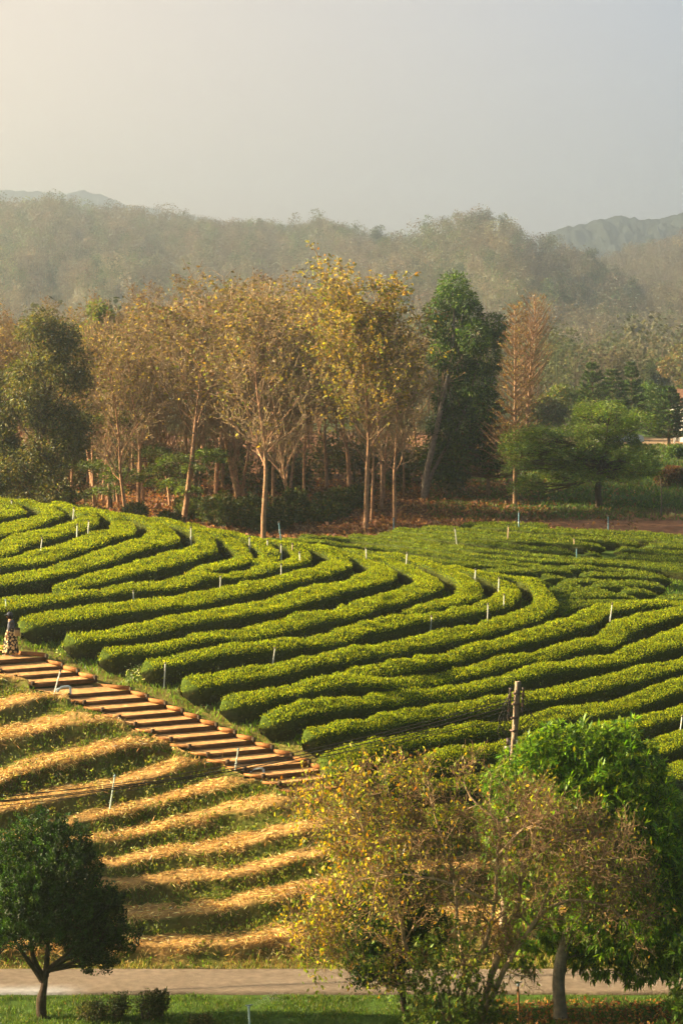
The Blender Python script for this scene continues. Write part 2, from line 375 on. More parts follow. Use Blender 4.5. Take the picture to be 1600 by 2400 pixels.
def hedge(i):
    L, lab, kind = LINES[i]; n = len(L)
    T = unit(np.gradient(L, axis=0)); Nn = np.stack([-T[:, 1], T[:, 0]], 1)
    far = kind == 'far'
    oth = ALLP[ALLP[:, 2] != i]; wl = np.full(n, 9.0)
    for j in range(n):
        d = oth[:, :2] - L[j]; q = np.abs(d @ T[j]) < .5; v = np.abs(d[q] @ Nn[j])
        v = v[v < 6]
        if len(v): wl[j] = v.min()
    base = (1.05 if far else 1.6)
    w = np.clip(np.minimum(wl * np.interp(L[:, 1], [84, 96, 108], [.60, .64, .74]), base), .8, 2.2)
    w = np.convolve(np.pad(w, 6, 'edge'), np.ones(13) / 13, 'valid')
    s = np.arange(n) * (.35 if far else .3); tot = s[-1]
    taper = np.clip(np.minimum(s, tot - s) / .7, 0, 1) ** .5 * .85 + .15
    ht = (.52 if far else .80) * (.88 + .24 * noise(s * .45, i * 3.7)) * (.75 + .25 * taper)
    w = w * (.55 + .45 * taper) * (.86 + .28 * noise(s * .6, i * 9.1, 5))
    prof = np.array([(-.42, -.06), (-.47, .30), (-.51, .84), (-.47, .97), (-.22, 1.01), (0, 1.02), (.22, 1.01), (.47, .97), (.51, .84), (.47, .30), (.42, -.06)])
    XY = L[:, None, :] + Nn[:, None, :] * (prof[None, :, 0] * w[:, None])[..., None]
    Z = ground(XY[..., 0], XY[..., 1]) + prof[None, :, 1] * ht[:, None]
    P = np.concatenate([XY, Z[..., None]], -1)
    nn = (fbm(P[..., 0] * 1.5, P[..., 1] * 1.5, P[..., 2] * 2.2, 3, 4) - .5)
    c = P.mean(1, keepdims=True); dirv = unit(P - c)
    P = P + dirv * (nn * .36 - .05)[..., None]
    # end caps: pinch the first and last ring
    P[0] = P[0].mean(0) * .8 + P[0] * .2; P[-1] = P[-1].mean(0) * .8 + P[-1] * .2
    org = np.array([L[n//2][0], L[n//2][1], float(ground(L[n//2][0], L[n//2][1]))])
    h01 = np.broadcast_to(prof[None, :, 1], Z.shape)
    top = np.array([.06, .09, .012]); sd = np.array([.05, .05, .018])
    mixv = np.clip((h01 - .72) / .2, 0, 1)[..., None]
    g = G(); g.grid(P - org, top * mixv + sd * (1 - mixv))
    root = thing('tea_hedge', lab, 'tea hedge', tuple(org), 'clipped tea hedges in curving rows' if not far else 'thin tea strips of the far field')
    obj('stems', g, M_body, root, smooth=True)
    # foliage quads over the surface
    a, b, c_, d_ = P[:-1, :-1], P[1:, :-1], P[1:, 1:], P[:-1, 1:]
    ar = np.linalg.norm(np.cross(b - a, d_ - a), axis=-1)
    nr = unit(np.cross(d_ - a, b - a)); flip = np.sign((nr * (a - c)[..., :3][:, :]).sum(-1, keepdims=True) if False else ((nr * unit((a + c_) / 2 - P.mean(1)[:-1, None])).sum(-1, keepdims=True)))
    nr = nr * np.where(flip == 0, 1, flip)
    hm = (h01[:-1, :-1] + h01[:-1, 1:]) / 2
    dist = L[n//2][1]
    dens = np.where(hm > .8, 330.0, 150.0) * (105.0 / dist) ** 2 * (1.0 if not far else .85)
    dens = dens * np.where(hm > .8, 1, np.clip((fbm(a[..., 0] * 1.3, a[..., 1] * 1.3, a[..., 2] * 2, 77, 3) - .3) * 3.4, .12, 1.4)); cnt = rng.poisson(ar * dens); ii = np.repeat(np.arange(cnt.size), cnt.ravel())
    if len(ii):
        fa, fb, fc, fd = (q.reshape(-1, 3)[ii] for q in (a, b, c_, d_))
        u, v = rng.random((len(ii), 1)), rng.random((len(ii), 1))
        Q = fa * (1-u) * (1-v) + fb * u * (1-v) + fc * u * v + fd * (1-u) * v
        nq = nr.reshape(-1, 3)[ii]; hq = hm.ravel()[ii]
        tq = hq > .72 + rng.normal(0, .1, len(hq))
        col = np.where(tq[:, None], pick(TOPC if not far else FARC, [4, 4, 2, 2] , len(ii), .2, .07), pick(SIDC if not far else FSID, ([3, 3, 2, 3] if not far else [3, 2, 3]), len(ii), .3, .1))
        up = np.array([0, 0, 1.0]); dr = unit(nq * .9 + up * .9 + rng.normal(0, .75, (len(ii), 3)))
        nf = unit(nq + rng.normal(0, .55, (len(ii), 3)))
        sz = rng.uniform(.05, .10, len(ii)) * (dist / 100)
        patch = .82 + .36 * fbm(Q[:, 0] * .7, Q[:, 1] * .7, 0, 11, 3)
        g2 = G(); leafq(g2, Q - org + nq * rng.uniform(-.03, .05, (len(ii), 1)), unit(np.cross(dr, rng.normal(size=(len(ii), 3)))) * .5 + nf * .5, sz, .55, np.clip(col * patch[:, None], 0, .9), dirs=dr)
        # stray shoots above the clipped top
        obj('foliage', g2, M_tea, root)

for i in range(len(LINES)): hedge(i)

# ------------------------------------------------------------------ terraces with straw mulch
A2 = lambda *p: cr(0, 1640, 3.92, p)
B2 = lambda *p: cr(380, 1780, 3.92, p)
C2 = lambda *p: cr(100, 1950, 3.92, p)
TERR = [
 X((-80,1590),(0,1577),(48,1581),(70,1590)),
 X((-80,1682),(0,1655),(61,1636),(122,1619),(165,1626)),
 X((-80,1748),(0,1724),(102,1706),(178,1688),(255,1678),(300,1686)),
 X((-80,1845),(0,1824),(51,1803),(128,1783),(204,1765),(281,1742),(344,1727),(412,1722)),
 X((-80,1915),(0,1895),(77,1877),(153,1859),(230,1844),(306,1824),(400,1796),(460,1775),(528,1764)),
 X((-80,1990),(0,1972),(125,1941),(191,1918),(255,1905),(332,1887),(400,1870),(482,1844),(559,1826),(610,1813),(645,1822)),
 X((-80,2025),(60,1995),(164,1975),(228,1963),(304,1955),(380,1936),(456,1918),(533,1895),(610,1877),(686,1862),(735,1868)),
 X((-80,2075),(100,2045),(210,2024),(278,2019),(355,2006),(432,1991),(500,1983),(584,1966),(661,1941),(720,1930),(900,1905),(1000,1892)),
 X((-80,2115),(100,2090),(233,2070),(304,2067),(406,2052),(500,2043),(533,2038),(610,2022),(686,2004),(800,1980),(960,1955),(1300,1925),(1700,1900)),
 X((-80,2175),(100,2160),(286,2141),(381,2136),(459,2123),(500,2119),(612,2095),(714,2077),(850,2055),(1020,2030),(1300,2010),(1700,1990)),
 X((-80,2255),(100,2248),(291,2240),(434,2217),(561,2207),(663,2189),(765,2176),(900,2165),(1100,2150),(1700,2125)),
]
RP = [(-60, 1500), (-18, 1515), (25, 1529)] + [(x / 1.96, 1400 + y / 1.96) for x, y in ((205,283),(280,325),(350,352),(430,383),(592,436),(668,468),(752,501),(830,534),(905,566),(985,599),(1070,634),(1155,667),(1240,703),(1330,737),(1410,769),(1495,801),(1570,835),(1650,872))]
NS = len(RP)
_yy = [hit(x, y, .05)[1] for x, y in RP]
_fit = np.polyfit(np.arange(NS), _yy, 2); SY = np.polyval(_fit, np.arange(NS))
SP = np.array([at(x, y - 4, Y) for (x, y), Y in zip(RP, SY)])     # top of each riser at its right end
EDGE = unit(np.array([-1.95, -1.05, 0.0])); SW = 2.25
def stair_mask(Xw, Yw):
    """distance of ground points from the stair corridor"""
    m = np.zeros(np.shape(Xw), bool); zt = np.zeros(np.shape(Xw))
    for i in range(NS - 1):
        p, q = SP[i], SP[i+1]; d = (q - p)[:2]
        M = np.array([[EDGE[0], d[0]], [EDGE[1], d[1]]]); Mi = np.linalg.inv(M)
        rx, ry = Xw - p[0], Yw - p[1]
        s, t = Mi[0, 0] * rx + Mi[0, 1] * ry, Mi[1, 0] * rx + Mi[1, 1] * ry
        k = (s > -.1) & (s < SW + .2) & (t >= -1.05 if i else t >= -2) & (t < .05)
        m |= k; zt = np.where(k, np.minimum(zt, p[2] - .32), zt)
    return m, zt


STRAWC = [(.68, .44, .15), (.76, .53, .20), (.54, .33, .12), (.34, .20, .08), (.78, .59, .30)]
WEEDC = [(.11, .18, .015), (.07, .12, .012), (.18, .23, .02), (.12, .085, .035)]
ST, STF = G(), G()          # straw stalks, weeds
XW = np.arange(-13.6, 10.2, .12)
_sl = SP + EDGE * (SW + .16); _k = np.argsort(_sl[:, 0])
def stair_left(x): return np.interp(x, _sl[_k, 0], _sl[_k, 1]), np.interp(x, _sl[_k, 0], _sl[_k, 2]) - .16
TLN = []
for i, p in enumerate(TERR):
    L = trace(p, .40); L = L[np.argsort(L[:, 0])]
    y = _pchip(L[:, 0], L[:, 1], np.clip(XW, L[0, 0], L[-1, 0])) + np.where(XW < L[0, 0], (XW - L[0, 0]) * -.05, 0)
    y = np.maximum(y, 70.45) - .18 + (noise(XW * .3, i * 5.1) - .5) * .14 + (noise(XW * 1.7, i * 3.3) - .5) * .08; z = ground(XW, y) + .42 + (noise(XW * .5, i * 7.7, 3) - .5) * .08
    TLN.append([y, z, L[-1, 0]])
sy, sz = stair_left(XW)
for i in range(len(TERR) + 1):
    if i < len(TERR): y1, z1, xe = TLN[i]
    else: y1, z1, xe = np.full_like(XW, 69.65) + .15 * noise(XW * .8, 5), np.full_like(XW, ZFLAT + .03), 99
    if i: y0, z0, xp = TLN[i - 1]
    else: y0, z0, xp = sy + 9, sz + 9, -99
    ons = XW > xp
    y0 = np.where(ons, sy, y0); z0 = np.where(ons, sz, z0)
    inside = (XW < xe) & (y0 > y1 + .02) & ((XW < SP[-3][0] + 1) | ~ons)
    if inside.sum() < 4: continue
    j = np.nonzero(inside)[0]; j = np.arange(j[0], j[-1] + 1); x = XW[j]; y0, z0, y1, z1, on = y0[j], z0[j], np.minimum(y1[j], y0[j] - .01), z1[j], ons[j]
    z1 = np.where(on & (z1 > z0 - .03), z0 - .03, z1)
    tt = np.array([0, .03, .08, .14, .20, .26, .32, .38, .45, .55, .66, .77, .88, .95, 1.0, 1.012])
    ff = np.array([0, .02, .16, .38, .55, .67, .74, .79, .83, .86, .88, .91, .93, .96, 1.0, 1.05]); soft = np.array([0, .03, .08, .14, .2, .26, .32, .38, .45, .55, .66, .77, .88, .95, 1.0, 1.05])
    w_ = on[:, None] * .8; fr = ff[None] * (1 - w_) + soft[None] * w_
    if i == len(TERR): fr = np.interp(tt, [0, .08, .25, .5, 1, 1.1], [0, .2, .55, .85, 1, 1.02])[None] + 0 * w_
    P = np.stack([x[:, None] + 0 * tt, y0[:, None] + (y1 - y0)[:, None] * tt, z0[:, None] + (z1 - z0)[:, None] * fr], -1)
    nn = fbm(P[..., 0] * 1.9, P[..., 1] * 1.9, P[..., 2] * 1.9, 21 + i, 4) - .5; wn = np.sin(np.pi * np.clip(tt, 0, 1)) ** .5
    P[..., 2] += nn * .17 * wn; P[..., 1] += nn * .14 * wn
    lip = .02 + .06 * fbm(P[..., 0] * 1.1, i * 3.0, 0, 33, 3); foot = .40 + .14 * (fbm(P[..., 0] * 1.2, i * 5.0, 0, 35, 3) - .5)
    T_ = np.broadcast_to(tt, P.shape[:2]); m = np.clip((T_ - lip) / .03, 0, 1) * np.clip((foot - T_) / .05, 0, 1)
    if i == len(TERR): m = np.clip((T_ - .02 - .2 * fbm(P[..., 0] * .8, P[..., 1] * 3, 0, 37, 3)) / .1, 0, .75)
    m = np.clip(m + np.where(on[:, None], .25, 0) + .55 * np.clip(fbm(P[..., 0] * .8, P[..., 1] * 2.4, 0, 39, 3) - .6, 0, 1) * 4, 0, 1)[..., None]
    grass = fbm(P[..., 0] * 1.3, P[..., 1] * 1.3, P[..., 2] * 2, 41, 3)[..., None]
    face = np.array([.07, .10, .018]) * grass * 1.5 + np.array([.15, .07, .03]) * (1 - grass) * .8
    g = G(); g.grid(P[:, ::-1], (np.array([.36, .22, .08]) * (1 - m) + face * m)[:, ::-1])
    tag(obj('terrace_bank', g, M_ground, smooth=True), None, None, None, 'structure')
    a, b, c_, d_ = P[:-1, :-1], P[1:, :-1], P[1:, 1:], P[:-1, 1:]
    ar = np.linalg.norm(np.cross(b - a, d_ - a), axis=-1); mm = m[:-1, :-1, 0]; nr = unit(np.cross(b - a, d_ - a)); nr = nr * np.where(nr[..., 2:3] < 0, -1, 1)
    vis = ((a[..., 0] > -12.8) & (a[..., 0] < 7))
    for gg, wt, dens, pal, pw in ((ST, 1 - mm, 600, STRAWC, [3, 3, 3, 1.5, 1]), (STF, mm, 420, WEEDC, [3, 3, 1, 2])):
        clm = np.clip((fbm(a[..., 0] * 1.1, a[..., 1] * 1.6, 0, 55, 3) - .3) * 3.2, .15, 1.3)
        cnt = rng.poisson(ar * dens * wt * vis * clm); ii = np.repeat(np.arange(cnt.size), cnt.ravel()); k = len(ii)
        if not k: continue
        u, v = rng.random((k, 1)), rng.random((k, 1))
        Q = a.reshape(-1, 3)[ii] * (1-u) * (1-v) + b.reshape(-1, 3)[ii] * u * (1-v) + c_.reshape(-1, 3)[ii] * u * v + d_.reshape(-1, 3)[ii] * (1-u) * v
        nq = nr.reshape(-1, 3)[ii]
        if gg is ST:
            dr = rng.normal(size=(k, 3)) * [1, .8, .8]; dr -= (dr * nq).sum(1, keepdims=True) * nq * .88
            cl = .75 + .5 * fbm(Q[:, :1] * 1.4, Q[:, 1:2] * 3, 0, 57, 3)
            leafq(gg, Q + nq * rng.uniform(0, .075, (k, 1)), nq * .7 + rng.normal(0, .8, (k, 3)), rng.uniform(.07, .26, k), rng.uniform(.08, .16, k), np.clip(pick(pal, pw, k, .38, .07) * cl, 0, .85), dirs=unit(dr))
        else:
            dr = unit(np.array([0, 0, 1.]) + nq * .5 + rng.normal(0, .5, (k, 3)))
            leafq(gg, Q, np.cross(dr, rng.normal(size=(k, 3))), rng.uniform(.04, .15, k), .35, pick(pal, pw, k, .3, .1), dirs=dr)
    if i == len(TERR): continue
    for q in np.arange(0, len(x), 1):          # seedlings along the foot of the face
        if rng.random() > .45 or on[q] or x[q] > 7: continue
        t_ = rng.uniform(.34, .52); c0 = P[q, 0] * (1 - t_) + P[q, -2] * t_; c0[2] = np.interp(t_, tt, P[q, :, 2]); k = int(rng.integers(6, 20)); hh = rng.uniform(.15, .5)
        pp = c0 + np.stack([rng.normal(0, .06, k), rng.normal(0, .06, k), rng.uniform(.15, 1, k) * hh], 1)
        dr = unit(np.stack([rng.normal(0, 1, k), rng.normal(0, 1, k), rng.uniform(.2, 1, k)], 1))
        leafq(STF, pp, rng.normal(size=(k, 3)), rng.uniform(.06, .12, k), .5, pick([(.16, .20, .03), (.22, .23, .03), (.09, .13, .03)], [2, 2, 1], k), dirs=dr)
tag(obj('straw_mulch', ST, M_straw), None, None, None, 'stuff')
tag(obj('bank_weeds', STF, M_leaf), None, None, None, 'stuff')

# ------------------------------------------------------------------ stairs
# ------------------------------------------------------------------ ground sheet
us = np.unique(np.concatenate([np.arange(-2600, -200, 120), np.arange(-200, 1800, 10), np.arange(1800, 4201, 120)])).astype(float)
Ys = np.concatenate([[-60, -20, 5, 20, 35, 48], np.arange(56, 64, 1.0), np.arange(64, 96, .16), np.arange(96, 150, .3), np.arange(150, 330, 2.0), [345, 380, 450, 560, 700, 900, 1300, 2000, 3150]])
U, Yv = np.meshgrid(us, Ys, indexing='ij'); Xv = (U - 800) / F * np.maximum(Yv, 56) * np.where(Yv > 330, np.minimum(Yv / 330, 3.0), 1)
Zv = np.where(Yv < 56, ZFLAT, ground((U - 800) / F * np.clip(Yv, 56, 329.9), np.clip(Yv, 56, 329.9)))
Zv = Zv + (fbm(Xv * .8, Yv * .8, 0, 61, 4) - .5) * np.where(Yv > 70.2, .16, .03) * np.where(Yv < 330, 1, 0)
_yp = HZ - Zv * F / np.maximum(Yv, 40); Zv = Zv - .34 * sstep(70.4, 71.2, Yv) * (Yv < 96) * ((U < 20 + (_yp - 1560) * 2.2) | (_yp > 2000)) * (_yp > 1545)
mk, zt = stair_mask(Xv, Yv); Zv = np.where(mk, np.minimum(Zv, zt), Zv)
n1 = fbm(Xv * .35, Yv * .35, 0, 71, 4)[..., None]; n2 = fbm(Xv * 2.1, Yv * 2.1, 0, 81, 4)[..., None]
lawn = np.array([.055, .10, .018]) * (.7 + .6 * n2); dry = np.array([.27, .21, .07]) * (.7 + .6 * n2)
hill = np.array([.05, .085, .015]) * (.6 + .8 * n2); litter = np.array([.17, .085, .05]) * (.55 + .9 * n2)
redb = np.array([.26, .125, .07]) * (.6 + .8 * n2); rlawn = np.array([.05, .09, .022]) * (.6 + .7 * n2); dust = np.array([.28, .2, .13])
Cc = lawn
Cc = np.where((Yv > 69.4)[..., None], dry * .6 + lawn * .4, Cc)
Cc = Cc + (hill - Cc) * sstep(71.5, 74, Yv)[..., None]
# bare foot-worn strip beside the stairs
_sx, _sy = SP[:, 0] + .55, SP[:, 1] + .35
dpath = np.min(np.abs(Xv[..., None] - _sx) ** 2 + np.abs(Yv[..., None] - _sy) ** 2, -1) ** .5
Cc = Cc + (np.array([.23, .18, .05]) * (.6 + .8 * n2) - Cc) * (sstep(1.5, .5, dpath)[..., None] * .8)
fz = sstep(131, 134, Yv + (n1[..., 0] - .5) * 3)[..., None]
Cc = Cc + (litter - Cc) * fz
rw = (sstep(1080, 1260, U + (n1[..., 0] - .5) * 260) * sstep(143, 149, Yv + (n1[..., 0] - .5) * 6))[..., None]
Cc = Cc + (rlawn - Cc) * rw
rb = (sstep(1290, 1380, U + (n1[..., 0] - .5) * 80) * sstep(133, 135, Yv) * sstep(143, 139, Yv + (n1[..., 0] - .5) * 5))[..., None]
Cc = Cc + (redb - Cc) * rb
dd = (sstep(1230, 1300, U) * sstep(198, 205, Yv) * sstep(226, 220, Yv))[..., None]
Cc = Cc + (dust * (.7 + .5 * n2) - Cc) * dd
Cc = Cc + (np.array([.06, .075, .03]) - Cc) * sstep(226, 250, Yv)[..., None]
g = G(); g.grid(np.stack([Xv, Yv, Zv], -1)[:, ::-1], Cc[:, ::-1])
tag(obj('ground', g, M_ground, smooth=True), kind='structure')

# ------------------------------------------------------------------ lane
g = G(); xs = np.arange(-60, 60.1, .5)
e0 = 69.42 + .05 * noise(xs * 1.3, 3) + .03 * noise(xs * 6, 4); e1 = 66.75 + .10 * noise(xs * 1.1, 9) + .04 * noise(xs * 5, 2)
rows = []
for t in np.linspace(0, 1, 9): rows.append(np.stack([xs, e1 * (1 - t) + e0 * t, np.full_like(xs, ZFLAT + .055 + .02 * math.sin(math.pi * t))], -1))
rows = [rows[0] + [0, -.02, -.12]] + rows + [rows[-1] + [0, .02, -.12]]
P = np.stack(rows, 0); n2r = fbm(P[..., 0] * .8, P[..., 1] * 2.5, 0, 91, 4)[..., None]
lanec = np.array([.19, .15, .115]) * (.8 + .4 * n2r)
gp = (sstep(67.6, 67.2, P[..., 1] + .4 * (noise(P[..., 0] * .5, 3) - .5)) * sstep(-7.0, -8.2, P[..., 0]))[..., None]   # newer grey patch of concrete
lanec = lanec + (np.array([.30, .30, .31]) - lanec) * gp
g.grid(P, lanec); tag(obj('concrete_lane', g, M_conc, smooth=True), kind='structure')

# ------------------------------------------------------------------ stairs geometry
root = thing('garden_stairs', 'outdoor stairway of orange earth treads and dark timber risers beside the tea hedges', 'stairs', tuple(SP[10] - [0, 0, .3]))
def loc(p): return np.asarray(p) - (SP[10] - [0, 0, .3])
EN = np.array([-EDGE[1], EDGE[0], 0.0])
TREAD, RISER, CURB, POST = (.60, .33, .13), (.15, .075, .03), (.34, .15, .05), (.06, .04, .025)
for i in range(NS - 1):
    p, q = SP[i], SP[i + 1]           # riser i top; next riser down is at q
    w, we = SW, EDGE * SW
    # tread between riser i (its back) and riser i+1 (its nosing)
    z = q[2]; a = np.array([p[0], p[1], z]); b = np.array([q[0], q[1], z])
    g = G(); mm_ = 7
    rowA = [a + we * t for t in np.linspace(0, 1, mm_)]; rowB = [b + we * t for t in np.linspace(0, 1, mm_)]
    mid = [(u_ + v_) / 2 for u_, v_ in zip(rowA, rowB)]
    PP = np.array([rowA, mid, rowB]); PP[..., 2] += -.03 + rng.uniform(-.008, .008, PP.shape[:2])
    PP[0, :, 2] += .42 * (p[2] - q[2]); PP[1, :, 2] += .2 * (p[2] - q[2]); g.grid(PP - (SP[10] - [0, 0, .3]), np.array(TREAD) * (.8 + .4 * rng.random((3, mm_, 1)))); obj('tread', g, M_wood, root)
    # timber riser board below the nosing
    g = G(); d = unit(np.array([q[0]-p[0], q[1]-p[1], 0])); hgt = .15
    nrm = np.array([EDGE[1], -EDGE[0], 0.0]); nrm = nrm if nrm[1] < 0 else -nrm
    c = b + we * .5 + np.array([0, 0, -hgt / 2 + .012])
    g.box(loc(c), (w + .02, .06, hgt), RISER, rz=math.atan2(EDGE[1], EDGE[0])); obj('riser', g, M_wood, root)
    # stringer boards on both sides, one per tread
    for s, nm in ((0, 0), (1, 1)):
        off = we * s + EDGE * (-.05 if s == 0 else .05)
        Lc = np.linalg.norm((q - p)[:2]); ang = math.atan2(q[1]-p[1], q[0]-p[0])
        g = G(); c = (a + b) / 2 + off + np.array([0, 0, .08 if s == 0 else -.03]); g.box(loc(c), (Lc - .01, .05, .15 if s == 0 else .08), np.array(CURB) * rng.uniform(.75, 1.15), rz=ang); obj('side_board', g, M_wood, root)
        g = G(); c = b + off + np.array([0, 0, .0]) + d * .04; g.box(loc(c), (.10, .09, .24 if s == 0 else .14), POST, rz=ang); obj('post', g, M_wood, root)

# ------------------------------------------------------------------ grass as ground cover
def scatter(n, x0, x1, y0, y1, keep=None):
    """uniform points over the ground between two distances, inside the view wedge"""
    Yr = np.sqrt(rng.random(n) * (y1**2 - y0**2) + y0**2); u = rng.uniform(x0, x1, n)
    Xr = (u - 800) / F * Yr
    m = np.ones(n, bool) if keep is None else keep(u, Xr, Yr)
    return Xr[m], Yr[m], u[m]
def blades(n, x0, x1, y0, y1, pal, w, s0, s1, wid, keep=None, tilt=.5, clump=1.2):
    Xr, Yr, u = scatter(n, x0, x1, y0, y1, keep); Zr = ground(Xr, Yr) + (fbm(Xr * .8, Yr * .8, 0, 61, 4) - .5) * np.where(Yr > 70.2, .16, .03)
    cl = fbm(Xr * clump, Yr * clump, 0, 101, 3); k = rng.random(len(Xr)) < np.clip((cl - .2) * 2.2, .1, 1)
    Xr, Yr, Zr, cl = Xr[k], Yr[k], Zr[k], cl[k]; m = len(Xr)
    dr = unit(np.stack([rng.normal(0, tilt, m), rng.normal(0, tilt, m), np.ones(m)], 1))
    g = G(); leafq(g, np.stack([Xr, Yr, Zr - .01], 1), np.cross(dr, rng.normal(size=(m, 3))), rng.uniform(s0, s1, m) * (.5 + cl), wid, pick(pal, w, m, .25, .1), dirs=dr)
    return g
GR = [(.07, .13, .018), (.11, .16, .02), (.05, .095, .015), (.22, .19, .06)]
g = blades(150000, -120, 1720, 59, 66.6, GR, [4, 3, 3, .5], .05, .14, .16)
tag(obj('lawn_grass', g, M_leaf), kind='stuff')
g = blades(60000, -120, 1720, 69.5, 72.3, [(.30, .24, .08), (.16, .19, .04), (.10, .14, .02), (.36, .27, .12)], [4, 3, 3, 2], .06, .2, .14)
tag(obj('verge_grass', g, M_leaf), kind='stuff')
def hk(u, Xr, Yr):
    m, _ = stair_mask(Xr, Yr)
    yp = HZ - ground(Xr, Yr) * F / Yr; left = (u < 150 + (yp - 1560) * 2.4) | (yp > 1990)
    return (~m) & (~((yp > 1560) & left))
g = blades(230000, -120, 1720, 72.5, 118, [(.12, .21, .02), (.16, .26, .025), (.09, .15, .018), (.20, .22, .04)], [4, 3, 3, 1], .08, .24, .22, keep=hk, clump=.8)
tag(obj('slope_grass', g, M_leaf), kind='stuff')
g = blades(70000, 1000, 1720, 140, 205, [(.06, .11, .02), (.09, .14, .02), (.13, .09, .05)], [4, 3, 1.5], .1, .3, .25)
tag(obj('park_grass', g, M_leaf), kind='stuff')
# leaf litter
Xr, Yr, u = scatter(60000, -100, 1500, 130, 165, None); k = rng.random(len(u)) < np.clip((1320 - u) / 250, .08, 1)
Xr, Yr = Xr[k], Yr[k]; m = len(Xr)
g = G(); leafq(g, np.stack([Xr, Yr, ground(Xr, Yr) + rng.uniform(0, .12, m)], 1), rng.normal(size=(m, 3)) + [0, 0, 1], rng.uniform(.12, .3, m), .7, pick([(.26, .13, .07), (.34, .20, .11), (.16, .08, .05)], [3, 2, 3], m))
Xr, Yr, u = scatter(5000, 1120, 1700, 60.5, 66, None); m = len(Xr)
leafq(g, np.stack([Xr, Yr, ZFLAT + rng.uniform(.02, .1, m)], 1), rng.normal(size=(m, 3)) + [0, 0, 1], rng.uniform(.06, .16, m), .5, pick([(.30, .12, .04), (.36, .20, .07), (.15, .07, .04)], [3, 2, 4], m))
tag(obj('fallen_leaves', g, M_dry), kind='stuff')
# white flowering weeds
g = G()
for (x, y, rx, ry, n) in ((330, 1585, 32, 18, 420), (90, 1500, 45, 12, 160), (165, 1535, 30, 8, 90), (1270, 1470, 30, 8, 160), (640, 1590, 40, 4, 40)):
    for _ in range(n):
        p = hit(x + rng.normal(0, rx * .5), y + rng.normal(0, ry * .5), 0, None); hh = rng.uniform(.1, .4)
        c = (.75, .72, .5) if rng.random() < .4 else tuple(vary((.16, .22, .03), 1)[0])
        leafq(g, [p + [0, 0, hh]] * 2, rng.normal(size=(2, 3)), .07, .7, c)
        leafq(g, [p + [rng.normal(0,.05), 0, hh * rng.random()] for _ in range(3)], rng.normal(size=(3, 3)), .13, .5, (.13, .20, .03))
tag(obj('flowering_weeds', g, M_leaf), kind='stuff')

# ------------------------------------------------------------------ sprinkler pipes
PIPES = [((28,1171),(28,1181),0,'short white pipe tip on the hill crest at the far left'),((174,1188),(173,1206),0,'white pipe standing on the hill crest right of the leftmost one'),((209,1219),(208,1236),0,'white pipe in the gap ending the second crescent hedge'),
((182,1227),(181,1254),0,'white pipe rising from the second crescent hedge near its bend'),((100,1259),(96,1290),0,'white pipe in the second crescent hedge, left of its bend'),((14,1404),(17,1460),1,'pale green topped pipe standing behind the walking person'),
((313,1383),(313,1430),0,'white capped pipe in front of the long hedge that runs in from the left edge'),((448,1234),(448,1248),0,'pipe tip on the crest where the forest floor first shows'),((585,1258),(585,1272),0,'white pipe tip on the crest left of the big orange trunk'),
((627,1264),(627,1278),0,'white pipe tip on the crest just right of the big orange trunk'),((659,1274),(659,1290),0,'white pipe on the crest below the blue pipe'),((686,1272),(685,1286),2,'half rusty pipe on the crest'),
((702,1292),(703,1314),0,'white pipe with a tee shaped sprinkler head near the crest'),((659,1320),(659,1340),0,'white pipe above the long hedge bend in the middle'),((517,1349),(516,1402),0,'tall white pipe with a yellow sprinkler head beside the wedged hedge'),
((653,1222),(658,1262),3,'blue pipe leaning at the forest edge'),((922,1212),(922,1248),3,'grey blue pipe before the leaf litter bank'),((857,1282),(858,1302),0,'white pipe at the left part of the far strips'),((954,1293),(952,1317),0,'white pipe on the hill crest in the middle of the photo'),
((1065,1236),(1068,1262),0,'white pipe among the upper far strips'),((1191,1232),(1188,1278),2,'tall cream pipe among the far strips'),((1114,1332),(1113,1352),0,'white pipe on the crest above the outer bends'),((1169,1352),(1168,1373),0,'white pipe on the outermost hedge crest'),
((1181,1391),(1180,1411),0,'short white pipe in the gap of the outer bends'),((1143,1412),(1142,1444),0,'white pipe with black head above the outer hedge side'),((1011,1442),(1007,1492),0,'white pipe standing below the broad tapered hedge'),((838,1485),(828,1524),0,'white pipe leaning in front of a hedge in the middle of the slope'),
((1344,1261),(1345,1291),2,'cream pipe upper of the close pair in the far field'),((1350,1283),(1350,1318),3,'blue pipe lower of the close pair in the far field'),((1424,1208),(1424,1247),3,'blue pipe in front of the bare red bank'),((1434,1412),(1430,1444),0,'white pipe leaning on the sweeping hedge at the right'),
((645,1516),(637,1572),0,'white pipe leaning out of the hedge above the stairs'),((388,1552),(385,1603),0,'white pipe planted in the flowering weeds'),((143,1569),(125,1635),0,'white pipe leaning beside the upper left edge of the stairs'),((270,1815),(256,1908),1,'tall white and blue pipe on the straw terraces'),
((559,1753),(547,1834),1,'tall pale pipe beside the lower stairs'),((1598,1675),(1594,1706),0,'white pipe at the right edge above the mango tree'),((950,1975),(942,2022),0,'white pipe glimpsed through the fallow tree'),((1215,1198),(1215,1222),3,'thin grey pipe on the grassy bank below the slender tree')]
PC = [(.72, .72, .66), (.55, .68, .60), (.6, .42, .28), (.16, .33, .42)]
